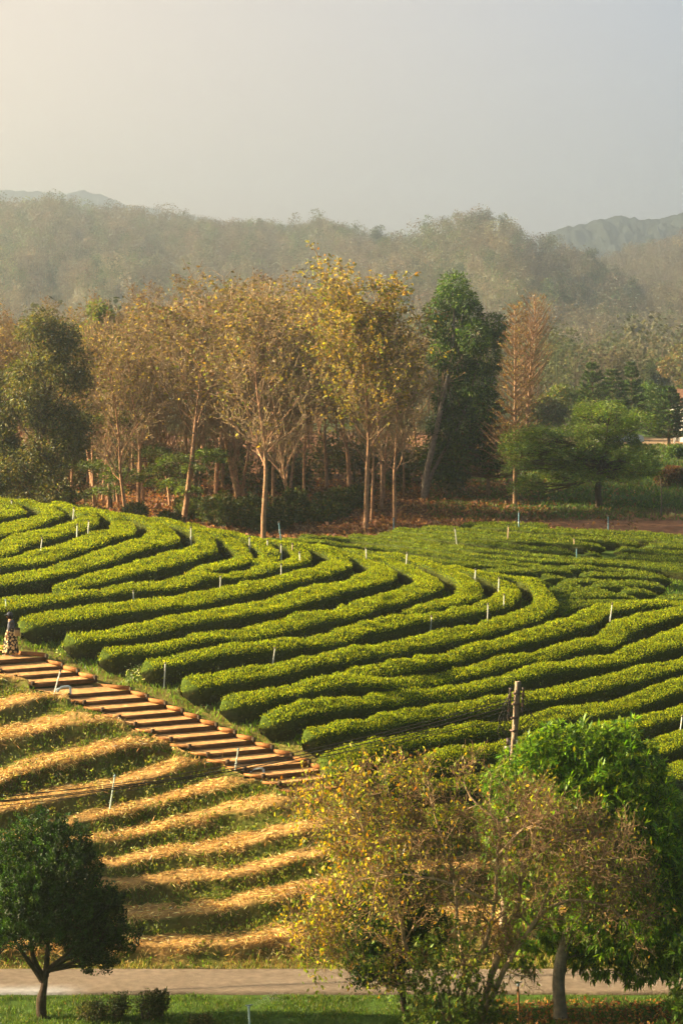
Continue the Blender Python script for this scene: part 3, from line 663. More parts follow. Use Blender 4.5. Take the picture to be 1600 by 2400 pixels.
for (tp, bt, kc, lab) in PIPES:
    ln_ = (bt[1] - tp[1]) * 1.0; b = hit(bt[0], bt[1], 0); top_ = ln_ * b[1] / F < .62; b = hit(bt[0], bt[1], .85 if top_ else .1); Yb = b[1] - (0 if top_ else .15); t = at(tp[0], tp[1], Yb)
    bb = at(bt[0], bt[1], Yb); d = unit(bb - t); base = bb + d * (.9 if top_ else .15)
    r_ = thing('sprinkler_pipe', lab, 'sprinkler', tuple(base), 'sprinkler pipes standing in the field')
    g = G(); rad = .028 if Yb < 105 else .038
    v = t - base; g.tube([(0, 0, 0), v * .45, v * .93], [rad, rad, rad * .9], 6, PC[kc]); obj('pipe', g, M_paint, r_)
    g = G(); g.tube([v * .93, v * .96, v * .975, v], [rad * .6, rad * 1.6, rad * 1.3, rad * .5], 6, (.10, .09, .07) if kc != 1 else (.2, .35, .4))
    g.tube([v * .97 + [-.07, 0, 0], v * .97 + [0, 0, .01], v * .97 + [.05, 0, .02]], [.012, .016, .012], 4, (.25, .2, .08)); obj('nozzle', g, M_metal, r_)
    if rng.random() < .5:
        g = G(); v2 = v * .55; g.tube([v2 * .98, v2 * 1.1], [rad * 1.5, rad * 1.5], 6, (.45, .5, .5)); obj('coupling', g, M_paint, r_)
# bent hose valves by the stairs
for (x, y, lab) in ((152, 1622, 'white bent pipe elbow lying beside the upper stairs'), (603, 1815, 'pale blue pipe elbow beside the lower stairs')):
    b = hit(x, y, .35) + [0, 0, .42]; g = G(); g.tube([(-.25, -.05, .0), (-.1, 0, .1), (.12, 0, .13), (.2, 0, .1), (.21, 0, -.35)], .045, 6, (.62, .72, .72)); g.tube([(-.28, -.06, -.02), (-.2, -.03, .02)], .07, 6, (.5, .6, .65))
    tag(obj('pipe_elbow', g, M_paint, loc=tuple(b)), lab, 'pipe')
# near sprinklers throwing water
M_water = bpy.data.materials.new('spray'); M_water.use_nodes = True
_b = M_water.node_tree.nodes['Principled BSDF']; _b.inputs['Base Color'].default_value = (.9, .92, .95, 1); _b.inputs['Alpha'].default_value = .55; _b.inputs['Roughness'].default_value = .3
def sprinkler(x, ytop, Y, colr, lab, a0, ln):
    t = at(x, ytop, Y); base = np.array([t[0], Y, ZFLAT]); r_ = thing('sprinkler', lab, 'sprinkler', tuple(base)); hgt = t[2] - ZFLAT
    g = G(); g.tube([(0, 0, 0), (.02, 0, hgt * .5), (0, 0, hgt * .94)], .028, 8, colr); obj('pipe', g, M_paint, r_)
    g = G(); g.tube([(0, 0, hgt * .92), (0, 0, hgt * .97), (0, 0, hgt)], [.035, .045, .02], 8, (.3, .4, .45)); g.tube([(-.09, 0, hgt * .985), (.02, 0, hgt), (.12, 0, hgt * 1.02)], [.015, .022, .012], 6, (.2, .25, .25)); obj('nozzle', g, M_metal, r_)
    n = 500; s = rng.random(n) ** .7; g = G()
    px = s * ln * math.cos(a0); pz = s * ln * math.sin(a0) - 1.0 * (s * ln) ** 2 * .12; sp = .012 + s * .10
    P = np.stack([px + rng.normal(0, 1, n) * sp, rng.normal(0, 1, n) * sp, hgt + pz + rng.normal(0, 1, n) * sp], 1)
    leafq(g, P, rng.normal(size=(n, 3)), rng.uniform(.008, .022, n), .5, (1, 1, 1), dirs=np.tile([math.cos(a0), 0, math.sin(a0) * .6], (n, 1)))
    w = obj('water_spray', g, M_water, r_)
sprinkler(583, 2356, 62.5, (.45, .55, .58), 'grey pipe sprinkler throwing a thin jet over the lawn at the bottom edge', .4, .95)
sprinkler(1213, 2303, 63.6, (.36, .16, .06), 'rusty orange pipe sprinkler between the fallow tree and the mango trunk', 2.6, .5)
sprinkler(12, 2430, 61.5, (.5, .55, .55), 'sprinkler at the lower left corner with its jet rising over the grass', 1.9, 1.1)

# ------------------------------------------------------------------ tree machinery
def grow(p, d, Ln, r, lvl, cfg, polys, tips, tip_r=None):
    c = cfg[lvl]; n = c['seg']; pts = [np.array(p, float)]; dv = unit(np.array(d, float)); st = Ln / n
    for i in range(n):
        dv = unit(dv + rng.normal(0, c['wob'], 3) + np.array([0, 0, c.get('up', 0)]) / n)
        pts.append(pts[-1] + dv * st)
    pts = np.array(pts); t = np.linspace(0, 1, n + 1); rad = r * (1 - t * (1 - c.get('end', .25)))
    polys.append((pts, rad, lvl))
    if lvl + 1 >= len(cfg):
        tips.append((pts[-1], dv, pts)); return
    branch(pts, rad, Ln, lvl, cfg, polys, tips)

def branch(pts, rad, Ln, lvl, cfg, polys, tips):
    c = cfg[lvl]; n = len(pts) - 1; k = int(rng.integers(c['kids'][0], c['kids'][1] + 1)); ph = rng.random() * 6.28
    for j in range(k):
        f = c['start'] + (1 - c['start']) * (j + rng.random()) / k
        x = f * n; i = min(int(x), n - 1); q = pts[i] + (pts[i+1] - pts[i]) * (x - i); ax = unit(pts[i+1] - pts[i])
        ph += 2.4 + rng.normal(0, .3)
        ref = np.array([1., 0, 0]) if abs(ax[0]) < .8 else np.array([0, 1., 0])
        u = unit(np.cross(ax, ref)); v = np.cross(ax, u); side = u * math.cos(ph) + v * math.sin(ph)
        a = R(rng.uniform(*c['ang'])); dd = ax * math.cos(a) + side * math.sin(a)
        sh = c['shape'](f) if 'shape' in c else 1.0
        L2 = Ln * rng.uniform(*c['lr']) * sh
        grow(q, dd, L2, min(rad[i] * c['rr'], rad[i] * .9) * (0.6 + .4 * min(sh, 1)), lvl + 1, cfg, polys, tips)

def wood(g, polys, col, sides=(7, 5, 4, 3, 3), dark=.75, rmin=.006, c2=None):
    for pts, rad, lvl in polys:
        c = np.array(col if (lvl < 2 or c2 is None) else c2) * rng.uniform(dark, 1.15)
        g.tube(pts, np.maximum(rad, rmin), sides[min(lvl, len(sides) - 1)], c, cap=False)

def lumps_leaves(g, lumps, n, size, aspect, pal, w, droop=.3, shell=.55, up=0.0, jit=.6, amt=.22):
    vol = np.array([l[3] * l[4] + l[4] * l[5] + l[3] * l[5] for l in lumps]); k = rng.multinomial(n, vol / vol.sum())
    for (cx, cy, cz, rx, ry, rz), m in zip(lumps, k):
        if m == 0: continue
        d = unit(rng.normal(size=(m, 3))); rr = shell + (1 - shell) * rng.random(m) ** .7
        nz = .72 + .56 * fbm(d[:, 0] * 2.1 + cx * 3, d[:, 1] * 2.1 + cy, d[:, 2] * 2.1 + cz, 7, 3)
        rr = rr * nz; P = np.stack([cx + d[:, 0] * rr * rx, cy + d[:, 1] * rr * ry, cz + d[:, 2] * rr * rz], 1)
        dr = unit(d + rng.normal(0, jit, (m, 3)) + np.array([0, 0, up - droop * 1.5])); nf = unit(d * .7 + rng.normal(0, jit, (m, 3)) + [0, 0, .5])
        nf = unit(nf - (nf * dr).sum(1, keepdims=True) * dr)
        tone = .75 + .5 * noise(cx * 9.1, cy * 7.3, cz * 5.7)
        leafq(g, P, nf, rng.uniform(size * .7, size * 1.3, m), aspect, pick(pal, w, m, amt) * tone, dirs=dr)

def rosettes(g, lumps, n, k, size, aspect, pal, w, droop=.6, shell=.72):
    """whorls of long drooping leaves on the outside of a crown"""
    vol = np.array([l[3] * l[4] + l[4] * l[5] + l[3] * l[5] for l in lumps]); m_ = rng.multinomial(n, vol / vol.sum())
    for (cx, cy, cz, rx, ry, rz), m in zip(lumps, m_):
        d = unit(rng.normal(size=(m, 3))); rr = (shell + (1 - shell) * rng.random(m) ** .5) * (.78 + .45 * fbm(d[:, 0] * 2 + cx, d[:, 1] * 2 + cy, d[:, 2] * 2 + cz, 9, 3))
        P = np.stack([cx + d[:, 0] * rr * rx, cy + d[:, 1] * rr * ry, cz + d[:, 2] * rr * rz], 1)
        tone = np.exp(rng.normal(0, .18, (m, 1)))
        P2, d2, t2 = np.repeat(P, k, 0), np.repeat(d, k, 0), np.repeat(tone, k, 0); q = len(P2)
        dr = unit(d2 * .7 + rng.normal(0, .75, (q, 3)) + [0, 0, .15 - droop]); nf = unit(np.cross(dr, np.cross([0, 0, 1.0], dr) + 1e-3)); nf = nf * np.where(nf[:, 2:] < 0, -1, 1)
        nf = unit(nf + rng.normal(0, .3, (q, 3))); P2 = P2 + rng.normal(0, .02, (q, 3))
        c = pick(pal, w, q, .15) * t2; s = rng.uniform(size * .7, size * 1.25, q)
        h = .5                          # two halves bent downwards so each leaf arches
        leafq(g, P2, nf, s, aspect, c, dirs=unit(dr + [0, 0, .12]))
        m2 = rng.random(q) < .5
        leafq(g, (P2 + dr * s[:, None] * .35)[m2], nf[m2], (s * .8)[m2], aspect, c[m2], dirs=unit(dr + [0, 0, -.45])[m2])

def limbs_to(g, base, lumps, r0, col, fork=.45, k=6, thin=.3):
    base = np.array(base, float)
    for l in lumps:
        e = np.array(l[:3]); f = base + (e - base) * np.array([.25, .25, fork]) ; m = (f + e) / 2 + rng.normal(0, .06, 3) * np.linalg.norm(e - base)
        P = resample(np.array([base, f, m, e]), max(.15, np.linalg.norm(e - base) / 9)); t = np.linspace(1, thin, len(P))
        g.tube(P, r0 * t * .55, k, np.array(col) * rng.uniform(.8, 1.1), cap=False)

BARK_T = (.36, .205, .12); TWIG_T = (.28, .20, .12)
TEAKC = [(.23, .19, .04), (.17, .125, .055), (.38, .29, .035), (.15, .18, .025), (.20, .15, .085)]
def teak_proto(seed, Ht=13.5, leafw=(2, 4, 1.5, 1.5, 3), nl=3.2, start=.36, spread=.30, low=.45, kids=(20, 24)):
    cfg = [dict(seg=16, wob=.035, up=.06, kids=kids, start=start, ang=(32, 58), lr=(spread * .8, spread * 1.15), rr=.5, end=.14, shape=lambda f: rng.uniform(.7, 1.15) - .6 * max(0, (f - .5)) ** 1.2),
           dict(seg=7, wob=.10, up=.55, kids=(7, 9), start=.2, ang=(25, 50), lr=(.35, .55), rr=.64, end=.3),
           dict(seg=4, wob=.13, up=.45, kids=(3, 5), start=.15, ang=(22, 48), lr=(.45, .75), rr=.62, end=.4),
           dict(seg=3, wob=.15, up=.3, end=.5)]
    polys, tips = [], []
    grow((0, 0, -.3), (rng.normal(0, .03), rng.normal(0, .03), 1), Ht, .145, 0, cfg, polys, tips)
    gw = G(); wood(gw, polys, BARK_T, rmin=.015, c2=TWIG_T)
    P, D = [], []
    for tp, dv, pts in tips:
        z = tp[2] / Ht; pr = nl * (.25 + 1.3 * sstep(low, .95, z))
        for _ in range(rng.poisson(pr)): P.append(pts[rng.integers(1, len(pts))] + rng.normal(0, .08, 3)); D.append(dv * .4 + rng.normal(0, .5, 3) + [0, 0, -.65])
    g = G(); m = len(P); leafq(g, np.array(P), rng.normal(size=(m, 3)), rng.uniform(.12, .28, m), .62, pick(TEAKC, leafw, m, .25), dirs=unit(np.array(D)))
    zt = np.percentile(np.array([t[0][2] for t in tips]), 99.5); k = 13.7 / zt
    for q in gw.V + g.V: q *= [1, 1, k]
    return mesh('teak_trunk', gw, M_bark, True), mesh('teak_leaves', g, M_dry)
protos = [teak_proto(0), teak_proto(1, spread=.26, nl=2.0, start=.28), teak_proto(2, spread=.32, nl=1.6, start=.25), teak_proto(3, start=.42, nl=2.8),
          teak_proto(4, nl=1.0, leafw=(1, 4, .3, .6, 4), spread=.24, start=.16, kids=(24, 28)), teak_proto(5, nl=7.5, leafw=(5, 2, 7, 4, 1), low=.2, spread=.30, kids=(24, 28))]
def teak(k, loc_, rz, sc, label, group=None, name='teak_tree'):
    r_ = thing(name, label, 'tree', tuple(loc_), group, rz, sc)
    a = bpy.data.objects.new('trunk', protos[k][0]); b = bpy.data.objects.new('crown', protos[k][1])
    for o in (a, b): COL.objects.link(o); o.parent = r_
    return r_
FT = [  # base px, base py, top py, proto, width factor, label
 (617, 1262, 655, 0, 1.05, 'teak tree with a thick orange lit trunk left of the blue pipe'),
 (855, 1243, 608, 5, 1.0, 'tallest teak tree with a full golden crown and a pale orange trunk by the strips'),
 (430, 1228, 632, 3, 1.2, 'tall teak tree with yellow leaves at its tip left of the thick trunk'),
 (870, 1222, 730, 2, .8, 'slender teak tree close behind the trunk of the golden one'),
 (925, 1235, 700, 1, .9, 'thin grey brown teak tree at the left side of the tall green tree'),
 (818, 1168, 660, 1, 1.1, 'teak tree with an orange trunk rising just left of the golden tree'),
 (697, 1142, 640, 3, 1.15, 'teak tree with a forked trunk between the thick orange trunk and the golden tree'),
 (255, 1195, 780, 2, 1.1, 'dark stemmed teak tree right of the leafy green tree'),
 (325, 1205, 700, 0, 1.0, 'teak tree with a mid brown crown just right of the leafy green tree'),
 (505, 1165, 650, 1, 1.1, 'bare teak tree with pale twigs between the yellow tipped tree and the thick orange trunk'),
 (565, 1140, 690, 4, 1.0, 'nearly leafless teak tree just left of the thick orange trunk'),
 (765, 1150, 645, 0, .9, 'teak tree with a leafy tip left of the golden crown'),
 (945, 1165, 780, 2, .8, 'low teak tree with crooked bare branches reaching towards the tall green tree'),
 (400, 1190, 760, 4, .9, 'nearly leafless teak tree among the stems left of the middle'),
 (30, 1140, 745, 2, 1.0, 'teak tree with yellow leaves at the left edge behind the leafy green tree'),
]
for i, (x, yb, yt, k, wf, lab) in enumerate(FT):
    p = hit(x, yb, 0); s = (yb - yt) * p[1] / F / 13.7 if yb < 1240 else (yb - yt) * p[1] / F / 13.7
    teak(k, p, rng.random() * 6.28, (s * wf, s * wf, s), lab)
cnt = 0
while cnt < 84:
    Y = rng.uniform(139, 160) if rng.random() < .38 else rng.uniform(152, 205); u = rng.uniform(-150, 920 if Y < 160 else 985)
    if u < 215 and Y < 156: continue
    Xw = (u - 800) / F * Y; z = float(ground(Xw, Y)); prof = np.interp(u, [-150, 0, 150, 240, 330, 430, 540, 640, 760, 850, 960, 1000], [705, 715, 745, 725, 700, 665, 680, 668, 665, 690, 730, 800])
    top = prof + rng.uniform(0, 95); h = (HZ - top) / F * Y - z
    if h < 6: continue
    teak(int(rng.choice([0, 1, 2, 3, 4], p=[.16, .18, .16, .14, .36])), (Xw, Y, z), rng.random() * 6.28, (h / 13.7 * rng.uniform(.85, 1.15), h / 13.7 * rng.uniform(.85, 1.15), h / 13.7), 'slim half bare teak tree massed in the thicket behind the front trunks', 'teak trees massed in the thicket'); cnt += 1
for j in range(16):
    Y = rng.uniform(225, 260); u = -140 + j * 68 + rng.uniform(-15, 15); Xw = (u - 800) / F * Y; z = -7.6
    h = (HZ - np.interp(u, [-150, 0, 100, 220, 420, 700, 1000], [700, 688, 700, 712, 640, 650, 700]) - rng.uniform(-10, 40)) / F * Y - z
    teak(4, (Xw, Y, z), rng.random() * 6.28, (h / 13.7 * .8, h / 13.7 * .8, h / 13.7), 'leafless reddish brown tree top showing hazily over the teak thicket', 'leafless trees behind the teak thicket', 'bare_tree')

# leafy and feathery forest trees ---------------------------------------------
def env_lumps(n, cx, cy, z0, z1, wx, wy, rl, power=.8, flat=.8):
    out = []
    for i in range(n):
        t = (i + rng.random()) / n; z = z0 + (z1 - z0) * t; e = max(.12, math.sin(math.pi * min(1, .14 + .80 * t)) ** power)
        a = rng.random() * 6.28; q = rng.random() ** .5 * e * .78
        s = rl * rng.uniform(.7, 1.25) * (.55 + .5 * e)
        out.append((cx + math.cos(a) * q * wx, cy + math.sin(a) * q * wy, z, s, s, s * flat))
    return out
def leafy(name, lab, x, yb, yt, wpx, n, nl, size, aspect, pal, w, trunk=(.10, .07, .05), tr=.2, z0f=.25, rl=1.3, group=None, m=None, droop=.3, flat=.8, power=.8, Y=None, cat='tree'):
    p = hit(x, yb, 0) if Y is None else np.array([(x - 800) / F * Y, Y, float(ground((x - 800) / F * Y, min(Y, 329))) ])
    s = F / p[1]; Hh = (HZ - yt) / s - p[2]; W = wpx / s / 2
    L = env_lumps(n, 0, 0, Hh * z0f, Hh - rl * .5, W, W * .8, rl, power, flat)
    r_ = thing(name, lab, cat, tuple(p), group)
    g = G(); g.tube([(0, 0, -.4), (.05, 0, Hh * .2), (0, .05, Hh * .5), (.05, 0, Hh * .85)], [tr, tr * .8, tr * .55, tr * .15], 7, trunk)
    for l in L[::2]:
        z = max(.15 * Hh, l[2] - rng.uniform(.1, .25) * Hh); g.tube(resample(np.array([(0, 0, z), (l[0] * .5, l[1] * .5, z + (l[2] - z) * .4), (l[0], l[1], l[2])]), .5), tr * .28, 4, trunk, cap=False)
    obj('trunk', g, M_bark, r_, True)
    g = G(); lumps_leaves(g, L, nl, size, aspect, pal, w, droop=droop, shell=.3); obj('crown', g, m or M_leaf, r_)
    return r_
DG = [(.055, .085, .02), (.09, .11, .025), (.035, .055, .015), (.14, .14, .03)]
leafy('broadleaf_tree', 'big dense olive green tree at the left edge of the forest', 105, 1190, 722, 270, 64, 46000, .17, .5, [(.085, .095, .022), (.14, .135, .03), (.05, .06, .018), (.17, .13, .04)], [3, 3, 2, 1.5], rl=1.05, z0f=.1, tr=.17, Y=136, power=.45)
leafy('broadleaf_tree', 'olive green tree cut by the left edge in front of the forest', -25, 1185, 860, 190, 26, 20000, .19, .5, [(.07, .09, .02), (.12, .12, .03), (.045, .06, .018)], [3, 2, 2], rl=1.0, z0f=.12, tr=.14, Y=137, power=.5)
leafy('broadleaf_tree', 'bright green tree top peeking out of the brown crowns at the upper left', 232, 1150, 706, 75, 14, 7000, .26, .55, [(.13, .19, .02), (.18, .2, .03), (.09, .13, .02)], [3, 2, 1], rl=.9, z0f=.6, tr=.1, Y=165)
# feathery low acacias in the undergrowth
FE = [(.09, .13, .025), (.12, .16, .03), (.06, .09, .02)]
def pads(name, lab, x, yb, Y, padlist, nl, size, pal, w, tr, trunkcol, stem=None, cat='tree', dz=.28, leafm=None):
    p = hit(x, yb, 0) if Y is None else np.array([(x - 800) / F * Y, Y, float(ground((x - 800) / F * Y, Y))]); s = F / p[1]
    L = []
    for (px, py, r, dep) in padlist:
        q = at(px, py, p[1] + dep) - p; L.append((q[0], q[1], q[2], r / s, r / s, r / s * dz))
    r_ = thing(name, lab, cat, tuple(p)); g = G()
    st = np.array([(0, 0, -.3)] + [tuple(at(a, b, p[1]) - p) for a, b in (stem or [])]) if stem else np.array([(0, 0, -.3), (.05, 0, L[0][2] * .4)])
    g.tube(resample(st, .3), np.linspace(tr, tr * .6, len(resample(st, .3))), 7, trunkcol)
    sr = resample(st, .3)
    for l in L:
        e = np.array(l[:3]); top = sr[int(len(sr) * rng.uniform(.62, .999))]; m1 = top + (e - top) * [.45, .45, .8] + rng.normal(0, .25, 3); Pp = resample(np.array([top, m1, e]), .4)
        g.tube(Pp, np.linspace(tr * .22, .012, len(Pp)), 4, np.array(trunkcol) * rng.uniform(.7, 1.3), cap=False)
        for _ in range(5):
            e2 = e + unit(rng.normal(size=3)) * [l[3] * .8, l[4] * .8, l[5]]; g.tube([m1, (m1 + e2) / 2 + rng.normal(0, .1, 3), e2], [.03, .02, .01], 3, np.array(trunkcol) * 1.2, cap=False)
    obj('trunk', g, M_bark, r_, True)
    g = G(); vol = np.array([l[3] * l[4] for l in L]); k = rng.multinomial(nl, vol / vol.sum())
    for l, m in zip(L, k):
        th = rng.random(m) * 6.28; rr = rng.random(m) ** .5 * (.7 + .5 * noise(np.cos(th) * 2 + l[0], np.sin(th) * 2 + l[1]))
        Pz = (1 - rr ** 2) * l[5] + rng.normal(0, .38, m) * l[5]
        Pq = np.stack([l[0] + np.cos(th) * rr * l[3], l[1] + np.sin(th) * rr * l[4], l[2] + Pz], 1)
        dr = unit(np.stack([np.cos(th), np.sin(th), rng.normal(-.1, .3, m)], 1) + rng.normal(0, .5, (m, 3)) * [1, 1, .4])
        leafq(g, Pq, rng.normal(0, 1.0, (m, 3)) + [0, -.3, .6], rng.uniform(size * .8, size * 1.4, m), .3, pick(pal, w, m, .2) * (.7 + .6 * noise(l[0] * 3, l[2] * 3)), dirs=dr)
    obj('crown', g, leafm or M_leaf, r_)
P_ = []
for _ in range(15): P_.append((rng.uniform(150, 380), rng.uniform(970, 1170), rng.uniform(28, 55), rng.uniform(-2.5, 2.5)))
pads('acacia_tree', 'feathery green acacia spreading low at the forest edge right of the olive tree', 262, 1195, None, P_, 9000, .2, FE, [3, 2, 2], .12, (.10, .075, .05), [(258, 1120), (270, 1050)])
P_ = [(rng.uniform(180, 300), rng.uniform(830, 960), rng.uniform(28, 50), rng.uniform(-2, 2)) for _ in range(9)]
pads('acacia_tree', 'thin layered acacia with dark fanning limbs halfway up the left forest', 270, 1180, None, P_, 5500, .22, FE, [3, 2, 2], .12, (.10, .075, .05), [(268, 1060), (270, 960)])
P_ = [(rng.uniform(400, 540), rng.uniform(1050, 1180), rng.uniform(25, 45), rng.uniform(-2, 2)) for _ in range(8)]
pads('acacia_tree', 'small feathery acacia below the yellow tipped teak', 470, 1215, None, P_, 4500, .2, FE, [3, 2, 2], .09, (.10, .075, .05), [(465, 1160), (472, 1110)])
# the big park acacia
P_ = []
for _ in range(46):
    t = rng.random(); px = rng.uniform(1195, 1530); e = 1 - ((px - 1365) / 185) ** 2; py = 950 + (1 - e) * 75 + rng.random() ** .9 * (70 + 110 * e); P_.append((px, py, rng.uniform(24, 48), rng.uniform(-2.8, 2.8)))
for (px, py) in ((1215, 1100), (1240, 1130), (1290, 1120), (1320, 1140), (1265, 1075), (1345, 1110), (1470, 1110), (1500, 1085), (1230, 1150), (1300, 1090), (1425, 1060), (1450, 1075), (1410, 1040), (1465, 1050), (1385, 1070), (1480, 1080)): P_.append((px, py, rng.uniform(26, 42), rng.uniform(-2.5, 1)))
pads('acacia_tree', 'wide umbrella shaped green acacia on the lawn at the right', 1404, 1190, None, P_, 60000, .15, [(.12, .19, .035), (.17, .24, .035), (.08, .13, .025), (.22, .20, .04)], [4, 3, 3, .7], .24, (.085, .06, .045), [(1400, 1150), (1408, 1105), (1422, 1075)], dz=.5)
# tall green tree
_p = hit(993, 1172, 0); s_ = F / _p[1]
def pl(x, y, r, dep=0, p=None, fy=1.0): q = at(x, y, (p[1] if p is not None else _p[1]) + dep) - (p if p is not None else _p); s = F / (p[1] if p is not None else _p[1]); return (q[0], q[1], q[2], r / s, r / s * fy, r / s)
Lt = [pl(*a) for a in ((1062, 672, 38), (1050, 700, 36, .5), (1090, 705, 30, -.5), (1020, 728, 30, .3), (1100, 735, 34, .5), (1015, 765, 28), (1060, 770, 46, .8), (1110, 790, 45, -.6), (1155, 762, 34, .2), (1165, 790, 26), (1135, 840, 48, .4), (1070, 850, 55, .9), (1035, 830, 36), (1110, 900, 55, .4), (1060, 930, 55, 1), (1130, 950, 48, .2), (1090, 1000, 62, 1), (1040, 1010, 45, .8), (1130, 1030, 45, .6), (1075, 1065, 60, 1), (1140, 1080, 35, .8), (1020, 1090, 40, 1.2))]
r_ = thing('broadleaf_tree', 'tall dark green tree with bright leaf clumps at its top right of the golden teak', 'tree', tuple(_p)); g = G()
_st = [tuple(at(a, b, _p[1]) - _p) for a, b in ((993, 1185), (997, 1120), (1010, 1060), (1028, 980), (1048, 880), (1062, 780), (1062, 690))]
g.tube(resample(np.array(_st), .4), np.linspace(.23, .05, len(resample(np.array(_st), .4))), 8, (.30, .24, .19))
_s2 = [tuple(at(a, b, _p[1] + .3) - _p) for a, b in ((998, 1160), (1012, 1110), (1050, 1040), (1090, 960), (1120, 850), (1150, 780))]
g.tube(resample(np.array(_s2), .4), np.linspace(.14, .04, len(resample(np.array(_s2), .4))), 7, (.26, .2, .16))
for l in Lt: q = np.array(_st)[int(rng.integers(3, 6))]; g.tube([q, (q + np.array(l[:3])) / 2 + [0, 0, -.2], l[:3]], [.06, .04, .015], 4, (.2, .15, .1), cap=False)
obj('trunk', g, M_bark, r_, True); g = G(); lumps_leaves(g, Lt, 42000, .2, .38, [(.05, .10, .018), (.09, .155, .02), (.03, .06, .012), (.12, .18, .03)], [4, 2.4, 3, .8], droop=.45, shell=.5); obj('crown', g, M_leaf, r_)

# slender tiered trees
def tiered(lab, x, yb, yt, halfw, z0f, n, rise, pal, w, Y=None, nl=14000, lean=0, bark=(.30, .19, .12), one=0, lsz=.10, name='tiered_tree', taper=1.0, prof=None):
    p = hit(x, yb, 0) if Y is None else np.array([(x - 800) / F * Y, Y, float(ground((x - 800) / F * Y, min(Y, 329)))])
    s = F / p[1]; Hh = (HZ - yt) / s - p[2]; W = halfw / s; g = G(); gl = G(); P, D = [], []
    tr = [(0, 0, -.3), (lean * .3, 0, Hh * .35), (lean * .7, 0, Hh * .7), (lean, 0, Hh)]; tr = resample(np.array(tr), .5)
    g.tube(tr, np.linspace(.16, .02, len(tr)), 7, bark)
    for i in range(n):
        t = (i + rng.random() * .6) / n; z = Hh * (z0f + (1 - z0f) * t); k = (1 - t) ** taper if prof is None else prof(t)
        ctr = np.array([np.interp(z, tr[:, 2], tr[:, 0]), 0, z]); a0 = rng.random() * 6.28
        for j in range(6):
            a = a0 + j * 1.047 + rng.normal(0, .2); Lb = W * (k * rng.uniform(.75, 1.1) + .08); dv = np.array([math.cos(a), math.sin(a), rise * rng.uniform(.7, 1.3)])
            e = ctr + unit(dv) * Lb; mid = ctr + unit(dv) * Lb * .5 + [0, 0, -.05 * Lb]; g.tube([ctr, mid, e], [.035 * k + .014, .022 * k + .011, .008], 4, np.array(bark) * rng.uniform(.7, 1.1), cap=False)
            m = max(3, int(nl / n / 6 * (k + .15)))
            tt = rng.uniform(.15, 1, m); base = ctr + (e - ctr) * tt[:, None]
            side = unit(np.cross(dv, [0, 0, 1])); off = side * rng.normal(0, .16, (m, 1)) * Lb * (1.15 - tt[:, None]) + unit(dv) * rng.uniform(0, .1, (m, 1)) * Lb
            for q in range(0, m, 5): g.tube([base[q], base[q] + off[q] * 1.4 + unit(dv) * .15 * Lb], [.014, .008], 3, np.array(bark) * .9, cap=False)
            P.append(base + off + rng.normal(0, .03, (m, 3))); D.append(unit(np.tile(dv, (m, 1)) + rng.normal(0, .6, (m, 3))))
    P, D = np.concatenate(P), np.concatenate(D); m = len(P)
    leafq(gl, P, rng.normal(0, .6, (m, 3)) + [0, 0, 1], rng.uniform(lsz, lsz * 2, m), .5, pick(pal, w, m, .25), dirs=D)
    r_ = thing(name, lab, 'tree', tuple(p)); obj('trunk', g, M_bark, r_, True); obj('crown', gl, M_dry if pal[0][0] > .15 else M_leaf, r_)
BR = [(.24, .165, .075), (.18, .12, .06), (.28, .20, .06), (.15, .13, .045)]
tiered('slender brown tiered tree with a straight pale trunk rising over the park acacia', 1206, 1184, 718, 62, .18, 26, .75, BR, [4, 3, 1.5, 1.5], nl=3600, prof=lambda t: (1.5 if t < .15 else 1.2 - .8 * t) if t < .97 else .3)
tiered('fan shaped bare brown tree behind and right of the slender tiered one', 1228, 1100, 712, 90, .32, 26, 1.25, BR, [4, 4, .7, .7], Y=176, nl=1900, lean=.8, prof=lambda t: .55 + 1.0 * t * (1 - t) * 2.2 - .25 * t)
tiered('low dark rusty tiered tree between the tall green tree and the park acacia', 1143, 1168, 905, 92, .16, 15, .18, [(.17, .11, .04), (.12, .08, .035), (.22, .15, .05), (.07, .08, .03)], [3, 3, 1, 2], nl=12000, prof=lambda t: 1.15 - t)
NP = [(.045, .085, .022), (.07, .12, .025), (.03, .055, .016)]
def norfolk(lab, x, yt, halfw, Y, rise=.35):
    tiered(lab, x, 0, yt, halfw, .12, 15, rise, NP, [3, 2, 2], Y=Y, nl=15000, bark=(.22, .15, .09), lsz=.14, name='norfolk_pine', taper=.75)
norfolk('neatly layered norfolk pine, leftmost of the three behind the park acacia', 1387, 850, 62, 215, .45)
norfolk('norfolk pine with drooping dark tiers in the middle of the three', 1434, 861, 60, 222, .1)
norfolk('tallest narrow norfolk pine, rightmost of the three behind the park acacia', 1478, 848, 44, 226, .3)
norfolk('broad norfolk pine near the right edge above the reddish hedge', 1566, 905, 66, 205, .2)
leafy('broadleaf_tree', 'dense green tree between the norfolk pines near the right edge', 1520, 0, 895, 120, 22, 14000, .25, .5, [(.07, .13, .02), (.10, .17, .03), (.14, .17, .03)], [3, 3, 1], Y=236, rl=1.4, z0f=.15)
leafy('broadleaf_tree', 'dark green tree cut by the right edge beside the white house', 1615, 0, 900, 110, 18, 10000, .25, .5, DG, [3, 2, 3, 0], Y=214, rl=1.3, z0f=.3)
leafy('broadleaf_tree', 'green tree with several pale stems left of the norfolk pines', 1325, 0, 900, 110, 16, 9000, .26, .5, [(.08, .12, .02), (.13, .15, .03), (.16, .13, .04)], [3, 2, 1], Y=240, rl=1.2, z0f=.5, trunk=(.3, .25, .18))
